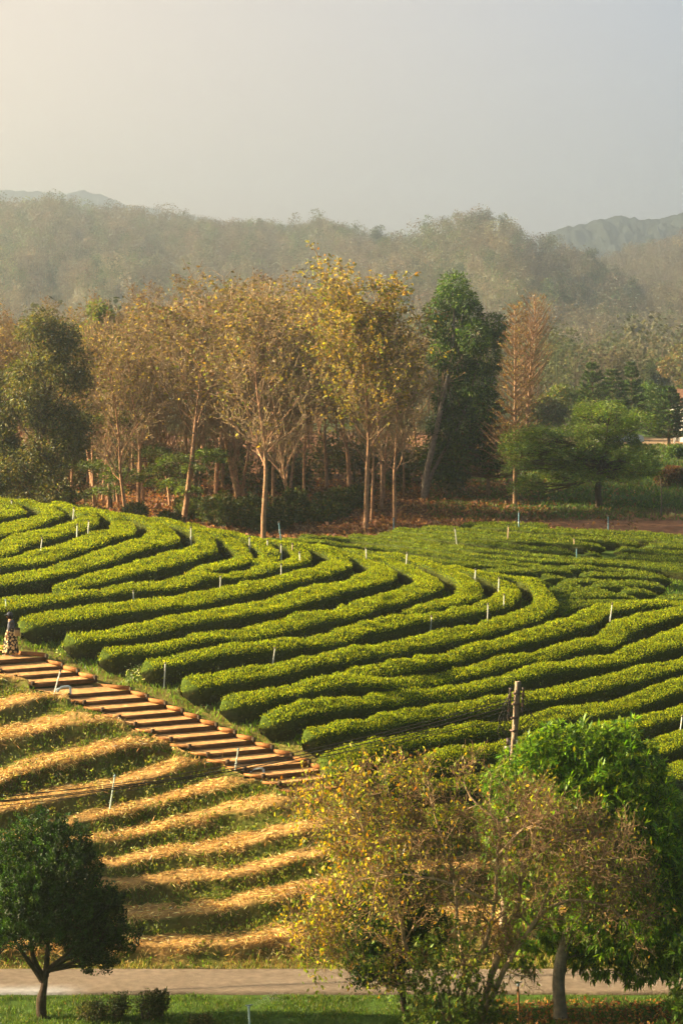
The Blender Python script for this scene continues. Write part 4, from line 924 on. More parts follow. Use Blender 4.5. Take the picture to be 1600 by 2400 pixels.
leafy('broadleaf_tree', 'brownish green tree under the fan shaped bare tree', 1270, 0, 925, 120, 16, 8000, .26, .5, [(.10, .11, .025), (.15, .11, .04), (.06, .08, .02)], [3, 2, 2], Y=232, rl=1.2, z0f=.2)
# small spindly saplings and stake
for (x, yb, yt, lab) in ((1548, 1214, 1118, 'thin dark sapling stem standing on the lawn at the right edge'), (1200, 1178, 1060, 'pale thin stem right beside the slender tiered tree')):
    p = hit(x, yb, 0); h = (yb - yt) * p[1] / F; g = G(); g.tube([(0, 0, -.2), (.03, 0, h * .5), (-.03, 0, h)], [.05, .04, .025], 6, (.10, .08, .07)); r_ = thing('sapling', lab, 'sapling', tuple(p)); obj('stem', g, M_bark, r_)
    g = G(); m = 60; leafq(g, np.stack([rng.normal(0, .25, m), rng.normal(0, .25, m), h + rng.normal(-.2, .3, m)], 1), rng.normal(size=(m, 3)), .12, .4, (.12, .12, .04)); obj('crown', g, M_leaf, r_)

# undergrowth shrubs at the forest foot
def shrub(lab, x, yb, wpx, hpx, nl, size, pal, w, group=None, name='shrub', Y=None, cat='shrub', m=None, asp=.5):
    p = hit(x, yb, 0) if Y is None else np.array([(x - 800) / F * Y, Y, float(ground((x - 800) / F * Y, Y))]); s = F / p[1]; W, Hh = wpx / s / 2, hpx / s
    L = [(rng.uniform(-.6, .6) * W, rng.uniform(-.5, .5) * W, Hh * rng.uniform(.3, .62), W * rng.uniform(.35, .6), W * rng.uniform(.35, .6), Hh * rng.uniform(.28, .42)) for _ in range(7)]
    r_ = thing(name, lab, cat, tuple(p), group); g = G()
    for l in L: g.tube([(l[0] * .2, l[1] * .2, -.1), (l[0] * .7, l[1] * .7, l[2] * .6), l[:3]], [.04, .03, .012], 4, (.12, .085, .05), cap=False)
    obj('stems', g, M_bark, r_); g = G(); lumps_leaves(g, L, nl, size, asp, pal, w, droop=.1, shell=.35); obj('foliage', g, m or M_leaf, r_); return r_
UC = [(.06, .09, .02), (.10, .11, .025), (.045, .06, .018), (.16, .12, .05)]
for i in range(34):
    x = -60 + i * 27 + rng.uniform(-12, 12); yb = np.interp(x, [-60, 0, 200, 400, 620, 800, 860], [1180, 1185, 1205, 1235, 1262, 1215, 1195]) - rng.uniform(0, 30)
    shrub('dark leafy bush in the shade at the foot of the forest', x, yb, rng.uniform(60, 130), rng.uniform(35, 90) if x < 760 else 45, 3800, .2, UC, [3, 2, 3, 1.2], 'dark bushes at the forest foot', Y=(rng.uniform(133, 140) if x < 420 else None))
for i in range(22):
    x = -60 + i * 52 + rng.uniform(-15, 15); Y = rng.uniform(150, 172)
    shrub('thin brownish bush deep inside the forest between the trunks', x, 0, rng.uniform(90, 150), rng.uniform(90, 160), 1500, .26, UC, [1.5, 3, 2, 5], 'thin bushes inside the forest', Y=Y)
shrub('clipped reddish brown and green bush at the right edge of the lawn', 1578, 1140, 92, 52, 9000, .13, [(.16, .06, .03), (.22, .09, .03), (.08, .10, .02), (.06, .03, .02)], [3, 2, 2, 3], name='clipped_bush', cat='bush')
for (x, yb, w_, h_, lab) in ((1440, 1118, 120, 30, 'bright green low bushes on the lawn behind the park acacia'), (1510, 1120, 80, 26, 'low green bush left of the clipped reddish bush'), (1250, 1095, 90, 30, 'low green bush behind the slender tiered tree'), (1590, 1075, 60, 36, 'yellow green bush in front of the white house')):
    shrub(lab, x, yb, w_, h_, 2600, .18, [(.09, .16, .025), (.13, .19, .03), (.06, .1, .02)], [3, 2, 2])

# ------------------------------------------------------------------ foreground: clumpy juniper
def juniper(lab, x, Y, lump_px, stems, tuft, per, pal, w, tr=.17):
    p = np.array([(x - 800) / F * Y, Y, ZFLAT]); s = F / Y
    L = [pl(a, b, r, d, p) for a, b, r, d in lump_px]
    r_ = thing('juniper_tree', lab, 'tree', tuple(p)); g = G()
    for st in stems:
        q = np.array([tuple(at(a, b, Y + d) - p) for a, b, d in st]); q = resample(q, .12); r0 = tr * (1 if st is stems[0] else .5)
        nz = 1 + .35 * (fbm(q[:, 2] * 4, q[:, 0] * 4, 0, 5, 2) - .5); g.tube(q, np.linspace(r0, r0 * .45, len(q)) * nz, 8, (.055, .038, .026))
        for l in L:
            e = np.array(l[:3])
            if np.linalg.norm(e - q[-1]) < 1.7: g.tube([q[-1], (q[-1] + e) / 2 + rng.normal(0, .08, 3), e], [r0 * .4, r0 * .28, .015], 5, (.055, .038, .026), cap=False)
    obj('trunk', g, M_bark, r_, True)
    g = G(); vol = np.array([l[3] * l[5] for l in L]); k = rng.multinomial(tuft, vol / vol.sum()); P, D, Cl = [], [], []
    for l, m in zip(L, k):
        d = unit(rng.normal(size=(m, 3))); rr = .55 + .5 * rng.random(m) ** .6; c = np.array(l[:3]) + d * rr[:, None] * [l[3], l[4], l[5]]
        for j in range(m):
            ax = unit(d[j] * .55 + [0, 0, .9] + rng.normal(0, .15, 3)); h = rng.uniform(.16, .34); t = rng.random(per); a = rng.random(per) * 6.28
            rad = .085 * (1.1 - t) ** .7 * rng.uniform(.8, 1.3); side = np.stack([np.cos(a), np.sin(a), np.zeros(per)], 1)
            P.append(c[j] + ax * (t * h)[:, None] + side * (rad * rng.random(per) ** .5)[:, None]); D.append(unit(side * .7 + ax * .8)); Cl.append(pick(pal, w, 1, .2).repeat(per, 0) * rng.uniform(.8, 1.2, (per, 1)))
    P, D, Cl = np.concatenate(P), np.concatenate(D), np.concatenate(Cl); leafq(g, P, rng.normal(size=P.shape), rng.uniform(.045, .08, len(P)), .6, Cl, dirs=D); obj('crown', g, M_leaf, r_)
JP = [(.025, .062, .011), (.04, .09, .013), (.016, .036, .008)]
juniper('dark dense clumpy juniper with a forked trunk on the lawn at the lower left', 92, 64.5,
  [(110, 1955, 45, 0), (75, 1985, 60, .3), (150, 1985, 55, .1), (40, 2030, 70, 0), (120, 2040, 80, -.5), (185, 2040, 50, .2), (10, 2090, 80, .2), (80, 2110, 85, -.7), (160, 2110, 75, -.4), (205, 2120, 45, .3), (-30, 2150, 80, 0), (50, 2150, 85, -.8), (130, 2150, 80, -.8), (195, 2185, 55, -.2), (-60, 2080, 70, .4), (240, 2140, 40, .4), (262, 2120, 28, .4), (255, 2180, 45, .2), (-40, 2205, 50, -.2), (245, 2230, 45, 0), (285, 2210, 35, .1), (225, 2262, 35, -.1), (200, 2235, 35, 0)],
  [[(100, 2400, 0), (97, 2350, 0), (104, 2310, 0), (108, 2275, 0)], [(100, 2300, 0), (80, 2270, 0), (55, 2235, -.2), (35, 2200, -.3)], [(108, 2290, 0), (112, 2230, .1), (118, 2160, .1)], [(112, 2275, 0), (150, 2250, .1), (195, 2225, .1), (235, 2205, 0)], [(102, 2290, 0), (78, 2240, .2), (74, 2170, .2)]], 3400, 40, JP, [3, 2, 3])
juniper('small dark juniper half hidden behind the left side of the fallow tree', 942, 64.9,
  [(850, 2120, 45, 0), (880, 2090, 50, .2), (920, 2070, 45, 0), (960, 2100, 50, .2), (840, 2190, 50, 0), (890, 2170, 55, -.3), (940, 2160, 55, 0), (860, 2250, 48, -.2), (910, 2230, 50, -.2), (960, 2230, 50, .2), (880, 2290, 35, -.1), (930, 2290, 40, 0), (905, 2030, 35, .1), (850, 2300, 25, 0), (1000, 2180, 50, .4)],
  [[(955, 2405, 0), (945, 2350, 0), (940, 2290, 0)], [(945, 2340, 0), (915, 2280, 0), (890, 2220, 0)]], 1500, 34, JP, [2, 3, 3], tr=.12)

leafy('broadleaf_tree', 'dark tree mostly beyond the left edge that shades the lowest straw terraces', -300, 0, 1740, 330, 22, 16000, .16, .5, [(.06, .10, .02), (.04, .07, .015)], [1, 1], Y=72.6, rl=.9, z0f=.3, tr=.15)
# mango tree -------------------------------------------------------------------
p = np.array([(1312 - 800) / F * 64.3, 64.3, ZFLAT])
ML = [pl(a, b, r, d, p, .95) for a, b, r, d in ((1225, 1795, 60, 1.4), (1262, 1765, 55, 1.5), (1310, 1745, 50, 1.6), (1190, 1850, 60, 1.6), (1180, 1930, 65, 1.8), (1195, 2010, 60, 1.8), (1270, 1800, 75, 1.4), (1340, 1770, 75, 1.6), (1375, 1745, 55, 1.9), (1455, 1745, 62, 2.0), (1415, 1790, 85, 1.6), (1480, 1810, 85, 1.8), (1225, 1845, 60, 1.5), (1300, 1880, 100, 1.2), (1400, 1890, 110, .9), (1500, 1900, 110, 1.4), (1560, 1930, 90, 1.8), (1580, 2010, 100, 1.4), (1500, 2020, 120, .6), (1400, 2020, 120, 1.2), (1610, 2090, 100, 1.3), (1560, 2130, 115, .8), (1460, 2130, 115, .3), (1350, 2130, 100, 1.2), (1650, 2000, 90, 2), (1600, 2200, 80, 1.2), (1520, 2215, 80, .6), (1430, 2225, 65, .4), (1340, 2210, 60, 1), (1260, 2170, 60, 1.4), (1240, 2080, 80, 1.9), (1490, 2262, 45, .8), (1390, 2250, 45, .9), (1560, 2262, 35, .9), (1625, 2240, 50, 1.5), (1230, 2240, 40, 1.2))]
r_ = thing('mango_tree', 'big dense dark green mango tree with bright yellow green leaves on its sunlit top', 'tree', tuple(p)); g = G()
q = resample(np.array([(0, 0, -.2), (0, 0, .3)] + [tuple(at(a, b, 64.3 + d) - p) for a, b, d in ((1308, 2300, .1), (1318, 2230, .4), (1345, 2150, .9), (1390, 2050, 1.3), (1420, 1940, 1.6))]), .15)
g.tube(q, np.interp(np.linspace(0, 1, len(q)), [0, .08, .4, 1], [.25, .18, .16, .05]), 9, (.20, .165, .115))
for l in ML[::2]:
    e = np.array(l[:3]); b = q[int(len(q) * rng.uniform(.3, .75))]; g.tube(resample(np.array([b, (b + e) / 2 + [0, 0, .2], e]), .4), .045, 5, (.2, .16, .11), cap=False)
obj('trunk', g, M_bark, r_, True)
MG = [(.11, .22, .012), (.17, .30, .015), (.05, .11, .012), (.30, .38, .02)]
g = G(); rosettes(g, ML, 5200, 9, .23, .27, MG, [4, 3, 3, .6], droop=.55); obj('crown', g, M_gloss, r_)

# fallow tree with spreading bare twigs ----------------------------------------
Yf = 62.3; p = np.array([(1095 - 800) / F * Yf, Yf, ZFLAT])
LIM = [([(1120, 2470, 0), (1135, 2340, 0), (1160, 2260, 0), (1200, 2160, .2), (1216, 2110, .3), (1222, 2040, .4), (1250, 1985, .5), (1330, 1945, .9), (1400, 1955, 1.1)], .105),
 ([(1120, 2400, 0), (1175, 2290, -.3), (1215, 2215, -.5), (1262, 2150, -.6), (1330, 2110, -.8), (1410, 2120, -1), (1470, 2165, -1.2)], .085),
 ([(1100, 2460, 0), (1085, 2330, 0), (1112, 2250, -.2), (1145, 2190, -.3), (1158, 2120, -.4), (1165, 2010, -.3), (1168, 1930, 0), (1110, 1880, .3), (1085, 1830, .5)], .085),
 ([(1085, 2460, 0), (1020, 2340, .2), (972, 2270, .3), (945, 2200, .4), (925, 2140, .5), (860, 2105, .6), (780, 2100, .6), (705, 2150, .3)], .075),
 ([(945, 2200, .4), (925, 2100, -.2), (890, 2010, -.5), (850, 1940, -.6), (815, 1880, -.5), (798, 1845, -.4)], .055),
 ([(1090, 2300, .1), (1075, 2180, .7), (1062, 2060, 1.1), (1035, 1965, 1.2), (1012, 1890, 1.3), (1002, 1820, 1.4)], .055),
 ([(1222, 2040, .4), (1235, 1960, 1.0), (1290, 1975, 1.2), (1345, 1960, 1.3), (1395, 1955, 1.3)], .05),
 ([(1158, 2120, -.4), (1100, 2090, -.9), (1010, 2060, -1.3), (930, 2050, -1.5), (820, 2070, -1.4)], .045),
 ([(1165, 2010, -.3), (1230, 1940, -.9), (1262, 1950, -1.1), (1285, 1930, -1.0)], .045),
 ([(925, 2140, .5), (860, 2030, .9), (790, 1960, 1.0), (735, 1880, 1.0)], .045),
 ([(1062, 2060, 1.1), (980, 1980, .6), (930, 1910, .4), (905, 1855, .3), (872, 1830, .3)], .04),
 ([(1262, 2150, -.6), (1300, 2060, -1.0), (1380, 2020, -1.3), (1450, 2010, -1.4)], .045),
 ([(860, 2105, .6), (800, 2160, .1), (745, 2190, -.2)], .03), ([(1250, 1985, .5), (1330, 2010, 0), (1420, 2060, -.2), (1500, 2080, -.3)], .04), ([(1168, 1930, 0), (1205, 1905, .4), (1230, 1895, .5)], .035)]
cfgF = [dict(seg=8, wob=.1, kids=(14, 18), start=.28, ang=(28, 75), lr=(.7, 1.2), rr=.5, up=0),
        dict(seg=7, wob=.20, up=.12, kids=(9, 11), start=.15, ang=(25, 60), lr=(.4, .62), rr=.55, end=.3),
        dict(seg=4, wob=.24, up=.15, kids=(5, 7), start=.15, ang=(25, 60), lr=(.4, .65), rr=.6, end=.4),
        dict(seg=3, wob=.25, up=.1, end=.5)]
polys, tips = [], []
for pts, r0 in LIM:
    q = resample(np.array([tuple(at(a, b, Yf + d) - p) for a, b, d in pts]), .22); q = q + (fbm(q[:, 2:3] * 2 + np.arange(3) * 7, q[:, :1] * 2, 0, 3, 3) - .5) * .10
    rad = np.linspace(r0, r0 * .28, len(q)); polys.append((q, rad, 0)); branch(q, rad, 1.0, 0, cfgF, polys, tips)
r_ = thing('fallow_tree', 'half bare foreground tree with many pale crooked limbs and sparse yellow and olive leaves', 'tree', tuple(p))
g = G(); wood(g, polys, (.38, .27, .16), (9, 5, 4, 3), rmin=.0052, c2=(.24, .15, .08)); obj('trunk', g, M_bark, r_, True)
g = G(); TP = np.array([t[0] for t in tips]); n = len(TP)
zz = TP[:, 2]; xx = TP[:, 0]
dens = .62 + .75 * (xx < -1.6) + 3.2 * ((zz < 2.2) & (xx < 1.2)) + .5 * (zz > 6.4)
k = rng.poisson(dens * .8); ii = np.repeat(np.arange(n), k); m = len(ii)
Pq = TP[ii] + rng.normal(0, .09, (m, 3)); z, xq = Pq[:, 2], Pq[:, 0]
yel = np.clip(.16 - .09 * xq, .04, .5) * (z > 2.3)
FY = [(.50, .37, .015), (.62, .40, .02), (.32, .31, .02), (.50, .20, .015)]; FG = [(.14, .20, .012), (.23, .27, .015), (.08, .13, .012), (.22, .15, .03)]
col = np.where((rng.random(m) < yel)[:, None], pick(FY, [4, 2, 4, .7], m, .2), pick(FG, [3, 3, 2, 1.5], m, .25))
leafq(g, Pq, rng.normal(size=(m, 3)), rng.uniform(.06, .16, m), .5, col, dirs=unit(rng.normal(0, .55, (m, 3)) + [0, 0, -.7])); obj('crown', g, M_gloss, r_)
# leafy suckers round its foot and a bush cut by the right edge
def bush(name, lab, x, Y, lump_px, n, k, size, pal, w, asp=.42):
    p = np.array([(x - 800) / F * Y, Y, ZFLAT]); L = [pl(a, b, r, d, p) for a, b, r, d in lump_px]
    r_ = thing(name, lab, 'bush', tuple(p)); g = G()
    for l in L: g.tube([(rng.normal(0, .1), 0, -.1), (l[0] * .5, l[1] * .5, l[2] * .6), l[:3]], [.03, .022, .01], 5, (.2, .15, .09), cap=False)
    obj('stems', g, M_bark, r_, True); g = G(); rosettes(g, L, n, k, size, asp, pal, w, droop=.4, shell=.25); obj('foliage', g, M_gloss, r_)
SG = [(.09, .15, .02), (.13, .19, .025), (.06, .10, .015), (.26, .24, .04)]
bush('sucker_bush', 'leafy green suckers crowding the foot of the fallow tree', 1050, 61.9, [(1000, 2230, 45, 0), (1050, 2200, 50, 0), (1090, 2260, 60, -.2), (1020, 2300, 55, -.2), (970, 2330, 45, 0), (1060, 2350, 70, -.3), (1130, 2330, 50, -.2), (990, 2400, 60, -.2), (1090, 2420, 80, -.3), (1170, 2390, 45, 0), (1120, 2150, 35, .1), (1180, 2430, 60, 0)], 900, 6, .14, SG, [3, 3, 3, .7])
bush('edge_bush', 'bright green big leaved bush cut by the lower right edge', 1640, 60.5, [(1600, 2230, 32, 0), (1625, 2300, 55, 0), (1610, 2370, 50, -.1), (1580, 2420, 40, -.1), (1660, 2380, 70, 0), (1650, 2240, 40, 0)], 230, 6, .2, [(.09, .17, .02), (.14, .22, .03), (.06, .11, .015)], [3, 2, 2], .45)
for (x, yb, w_, h_, lab) in ((215, 2392, 85, 62, 'leftmost of the four scraggy clipped bushes on the lawn beside the juniper'), (278, 2388, 75, 72, 'second of the four scraggy bushes, touching the leftmost one'), (338, 2390, 70, 85, 'third and tallest of the four scraggy bushes on the lawn'), (375, 2386, 42, 76, 'rightmost narrow one of the four scraggy bushes on the lawn'), (470, 2412, 70, 40, 'low dark bush at the bottom edge right of the four scraggy bushes')):
    Y = 17.8 * F / (yb - HZ); shrub(lab, x, 0, w_, h_, 1500, .07, [(.07, .09, .025), (.10, .11, .03), (.05, .06, .02), (.14, .11, .05)], [3, 2, 2, 2], Y=Y)

# ------------------------------------------------------------------ utility pole and lines
Yp = 71.5; bx = 1174; base = at(1176, 2175, Yp); base[2] = float(ground(base[0], Yp)); top = at(1213, 1597, Yp); v = top - base
r_ = thing('utility_pole', 'leaning square concrete utility pole with cable racks rising left of the mango tree', 'pole', tuple(base)); g = G()
az = R(38); ct, sn = math.cos(az), math.sin(az)
for i in range(10):
    t0, t1 = i / 10, (i + 1) / 10
sq = lambda c, h: [c + np.array([x * ct - y * sn, x * sn + y * ct, 0]) for x, y in ((-h, -h), (h, -h), (h, h), (-h, h))]
g.grid(np.array([sq(v * t, .085 - .022 * t) for t in np.linspace(-.03, 1, 30)]), (.24, .18, .13), closed=True); tq = sq(v, .063); g.add(tq, [[0, 1, 2, 3]], (.34, .27, .21))
obj('shaft', g, M_conc, r_)
def on(px, py, dy=0): return at(px, py, Yp + dy) - base
dk = (.045, .032, .026)
for (x0, y0, x1, y1) in ((1196, 1612, 1190, 1690), (1226, 1612, 1222, 1672)):
    g = G(); g.tube([on(x0, y0, -.05), on(x1, y1, -.05)], .028, 4, dk); 
    for k in range(5): c = on(x0 + (x1 - x0) * (k + .3) / 5, y0 + (y1 - y0) * (k + .3) / 5, -.08); g.lathe([(.01, -.06), (.06, -.05), (.035, 0), (.06, .05), (.01, .06)], c, 8, (.16, .08, .05) if k % 2 else (.05, .035, .03))
    obj('insulator_rack', g, M_metal, r_)
for yy in (1625, 1650, 1682, 1712): g = G(); c = on(1213 - (yy - 1597) * .08, yy); g.box(c, (.19, .19, .05), (.12, .07, .05), rz=az); obj('band', g, M_metal, r_)
g = G(); g.box(on(1191, 1738, -.1), (.13, .12, .2), (.06, .04, .035)); g.box(on(1188, 1752, -.1), (.16, .13, .05), (.3, .27, .25)); g.tube([on(1194, 1735, -.15), on(1195, 1762, -.15)], .02, 5, (.55, .52, .5)); obj('junction_box', g, M_metal, r_)
g = G(); g.tube([on(1211, 1735, -.16), on(1206, 1800, -.16)], .022, 6, (.62, .62, .62)); obj('conduit', g, M_paint, r_)
for k in range(6):   # slack loops of cable
    g = G(); a = on(1194 + rng.uniform(-4, 4), 1620 + k * 9, -.12); b = on(1190 + rng.uniform(-4, 3), 1700 + k * 9, -.12); m1 = (a + b) / 2 + [-rng.uniform(.1, .42), 0, -.1]; g.tube(resample(np.array([a, m1, b]), .08), .011, 4, (.03, .025, .02), cap=False); obj('cable_loop', g, M_metal, r_)
for k in range(3):
    g = G(); a = on(1224, 1625 + k * 14, -.1); b = on(1220, 1690 + k * 12, -.1); g.tube(resample(np.array([a, (a + b) / 2 + [.22 + .08 * k, 0, -.05], b]), .08), .011, 4, (.03, .025, .02), cap=False); obj('cable_loop', g, M_metal, r_)
def wire(lab, pts, rad, grp):
    q = np.array([tuple(at(a, b, Y)) for a, b, Y in pts]); cz = np.polyfit(q[:, 0], q[:, 2], 2); cy = np.polyfit(q[[0, -1], 0], q[[0, -1], 1], 1)
    xs = np.linspace(q[:, 0].min(), q[:, 0].max(), 70); P = np.stack([xs, np.polyval(cy, xs), np.polyval(cz, xs)], 1); o0 = P[0].copy(); g = G(); g.tube(P - o0, rad, 5, (.03, .025, .022), cap=False)
    tag(obj('power_line', g, M_metal, loc=tuple(o0)), lab, 'cable', grp)
for k, (y0, y1, y2, rd) in enumerate(((1618, 1797, 1872, .012), (1628, 1801, 1884, .016), (1640, 1806, 1888, .016), (1650, 1812, 1898, .010), (1660, 1830, 1860, .009))):
    wire(('topmost', 'second', 'third', 'fourth', 'lowest, steepest')[k] + ' black cable sagging from the utility pole over the straw terraces to the left', [(1205, y0, 71.5), (750, y1, 69.3), (0, y2 - 3, 67.6), (-1500, y2 - 40, 66)] if k < 4 else [(1200, y0, 71.5), (750, y1, 69.3), (0, y2, 67.6), (-1500, 1800, 66)], rd, 'cables on the utility pole')
for k, (y0, y1, y2) in enumerate(((1612, 1697, 1790), (1625, 1715, 1812), (1655, 1740, 1840))):
    wire(('upper', 'middle', 'lower')[k] + ' thin cable running from the utility pole down to the right behind the mango tree', [(1224, y0, 71.5), (1330, y1, 71.9), (1600, y2, 73), (2100, y2 + 30, 75)], .008, 'cables on the utility pole')

# ------------------------------------------------------------------ the walking person
i0 = 3; pz = SP[i0][2] - .03
ft = hit(28, 1551, 0, SP[i0][1], 3); pY = SP[i0][1] + .35; base = np.array([(27 - 800) / F * pY, pY, 0]); base[2] = -(1549 - HZ) / F * pY
base[2] = pz; 
r_ = thing('person', 'person in a grey blouse, dark cap and long black and cream floral skirt walking left', 'person', tuple(base))
def skinned(name, verts, edges, rads, m, col, sub=2):
    me = bpy.data.meshes.new(name); me.from_pydata([tuple(v) for v in verts], edges, []); me.update()
    o = bpy.data.objects.new(name, me); COL.objects.link(o)
    sk = o.modifiers.new('skin', 'SKIN'); me.skin_vertices[0].data[0].use_root = True
    for i, r in enumerate(rads): me.skin_vertices[0].data[i].radius = (r, r) if not isinstance(r, tuple) else r
    sb = o.modifiers.new('sub', 'SUBSURF'); sb.levels = sub; sb.render_levels = sub
    dg = bpy.context.evaluated_depsgraph_get(); me2 = bpy.data.meshes.new_from_object(o.evaluated_get(dg)); bpy.data.objects.remove(o)
    a = me2.color_attributes.new('col', 'FLOAT_COLOR', 'POINT'); a.data.foreach_set('color', np.tile([*col, 1.0], len(me2.vertices)).astype(np.float32))
    me2.polygons.foreach_set('use_smooth', np.ones(len(me2.polygons), bool)); me2.materials.clear(); me2.materials.append(m); me2.name = name
    o2 = bpy.data.objects.new(name, me2); COL.objects.link(o2); o2.parent = r_; return o2
SKIN = (.38, .20, .12)
# walking towards -x, slightly turned from the camera; left hand hangs by the thigh
bv = [(0,0,.86),(0,0,1.02),(-.01,0,1.20),(-.02,0,1.31),(-.04,0,1.37),(-.055,0,1.42),(-.075,0,1.49),(-.07,0,1.55),
      (0,-.10,.80),(-.04,-.10,.46),(.10,-.10,.10),(.04,-.10,.05),(.0,-.10,.03),
      (0,.10,.80),(-.12,.10,.46),(-.20,.10,.09),(-.27,.10,.05),(-.31,.10,.03),
      (-.02,-.17,1.30),(-.03,-.21,1.06),(-.11,-.20,.86),(-.13,-.20,.79),(-.145,-.205,.71),
      (-.02,.17,1.30),(-.04,.21,1.06),(-.14,.20,.88),(-.16,.20,.80),(-.175,.2,.72)]
be = [(0,1),(1,2),(2,3),(3,4),(4,5),(5,6),(6,7),(0,8),(8,9),(9,10),(10,11),(11,12),(0,13),(13,14),(14,15),(15,16),(16,17),(3,18),(18,19),(19,20),(20,21),(21,22),(3,23),(23,24),(24,25),(25,26),(26,27)]
brd = [.13,.115,.13,.11,.05,.055,.085,.065,.085,.055,.032,.03,.025,.085,.055,.032,.03,.025,.055,.04,.028,.025,.012,.055,.04,.028,.025,.012]
skinned('body', bv, be, brd, M_cloth, SKIN)
hv, he, hr = [], [], []
skinned('blouse', [(0,0,1.0),(-.005,0,1.12),(-.01,0,1.24),(-.02,0,1.32),(-.02,-.17,1.30),(-.03,-.215,1.08),(-.08,-.21,.96),(-.02,.17,1.30),(-.04,.215,1.08),(-.10,.21,.97)], [(0,1),(1,2),(2,3),(3,4),(4,5),(5,6),(3,7),(7,8),(8,9)], [.155,.15,.155,.12,.08,.062,.05,.08,.062,.05], M_cloth, (.10,.105,.14))
g = G(); th = np.linspace(0, 2 * math.pi, 29)[:-1]; rows = []
for z, rx, ry, cx in ((1.06, .14, .12, 0), (.98, .175, .15, 0), (.8, .22, .19, 0), (.5, .24, .20, -.01), (.2, .28, .22, -.02), (.15, .285, .22, -.02), (.16, .27, .21, -.02)):
    fl = 1 + (.10 * np.cos(th * 7 + z * 2) * (1.06 - z)); rows.append(np.stack([cx + rx * fl * np.cos(th), ry * fl * np.sin(th), np.full(len(th), z)], 1))
g.grid(np.array(rows), (1, 1, 1), closed=True)
M_sk = bpy.data.materials.new('floral_print'); M_sk.use_nodes = True; nt = M_sk.node_tree; tc = nt.nodes.new('ShaderNodeTexCoord'); vo = nt.nodes.new('ShaderNodeTexVoronoi'); vo.inputs['Scale'].default_value = 11
nt.links.new(tc.outputs['Object'], vo.inputs['Vector']); cr_ = nt.nodes.new('ShaderNodeValToRGB'); cr_.color_ramp.elements[0].color = (.60, .47, .24, 1); cr_.color_ramp.elements[0].position = .40; cr_.color_ramp.elements[1].color = (.015, .012, .012, 1); cr_.color_ramp.elements[1].position = .46
nt.links.new(vo.outputs['Distance'], cr_.inputs['Fac']); nt.links.new(cr_.outputs['Color'], nt.nodes['Principled BSDF'].inputs['Base Color']); nt.nodes['Principled BSDF'].inputs['Roughness'].default_value = .9
o = obj('skirt', g, M_sk, r_, True)
g = G(); hc = np.array([-.06, 0, 1.50]); g.lathe([(.02, -.13), (.085, -.10), (.115, -.02), (.112, .04), (.08, .10), (.0, .115)], hc + [.02, 0, 0], 14, (.015, .012, .012), (1, .92)); obj('hair', g, M_cloth, r_, True)
g = G(); g.lathe([(.118, .02), (.122, .05), (.112, .095), (.06, .135), (.0, .145)], hc + [.012, 0, 0], 14, (.05, .055, .075)); g.grid([[hc + [-.10 - .10 * t, y * (1 - .3 * t), .045 - .02 * t + zz] for y in (-.09, -.04, .04, .09)] for t, zz in ((0, 0), (.6, 0), (1, 0), (1, -.012), (0, -.012))], (.05, .055, .075)); obj('cap', g, M_cloth, r_, True)
# face: nose, eyes and mouth on the side turned left
g = G(); g.tube([hc + [-.075, 0, -.01], hc + [-.108, 0, -.035], hc + [-.085, 0, -.05]], [.012, .016, .01], 6, SKIN)
obj('nose', g, M_cloth, r_, True); g = G()
for sy in (-1, 1): g.lathe([(.0, -.01), (.012, 0), (.0, .01)], hc + [-.085, sy * .034, -.005], 8, (.02, .015, .012))
obj('eye', g, M_cloth, r_, True); g = G(); g.box(hc + [-.085, 0, -.075], (.015, .045, .01), (.3, .10, .08)); obj('mouth', g, M_cloth, r_)
for sy, (hx, hz) in ((-1, (-.135, .78)), (1, (-.165, .79))):       # hands: palm, four fingers and a thumb
    g = G(); y = sy * .205
    g.tube([(hx, y, hz + .02), (hx - .004, y, hz - .03), (hx - .008, y, hz - .06)], [.022, .034, .030], 8, SKIN)
    for f in range(4): fx = hx - .03 + f * .017; l = (.055, .068, .072, .06)[f]; g.tube([(fx, y, hz - .055), (fx - .006, y + .004 * sy, hz - .055 - l * .5), (fx + .004, y + .012 * sy, hz - .055 - l)], [.0085, .008, .006], 6, SKIN)
    g.tube([(hx - .025, y, hz - .02), (hx - .045, y, hz - .045), (hx - .045, y, hz - .07)], [.010, .009, .007], 6, SKIN); obj('hand', g, M_cloth, r_, True)
for (sx, sy) in ((.03, -.10), (-.28, .10)):
    g = G(); g.lathe([(.0, -.005), (.05, 0), (.052, .03), (.035, .065), (.0, .075)], (sx, sy, .0), 12, (.66, .56, .50), (2.3, .95)); obj('shoe', g, M_cloth, r_, True)
bb = base + [.24, -.16, .93]; r2 = thing('shoulder_bag', 'beige woven bag with a dark flap hanging behind the back of the walking person', 'bag', tuple(bb)); g = G()
g.lathe([(.0, -.15), (.10, -.145), (.12, -.05), (.11, .08), (.10, .13), (.0, .135)], (0, 0, 0), 14, (.30, .23, .13), (1, .55)); obj('pouch', g, M_cloth, r2, True)
g = G(); g.lathe([(.105, .06), (.115, .10), (.10, .145), (.0, .15)], (0, 0, 0), 14, (.06, .045, .035), (1, .57)); obj('flap', g, M_cloth, r2, True)
g = G(); g.tube(resample(np.array([(-.09, 0, .12), (-.16, .02, .30), (-.24, .10, .42), (-.22, .22, .36), (-.10, .16, .14)]), .04), .012, 5, (.06, .045, .035)); obj('strap', g, M_cloth, r2)

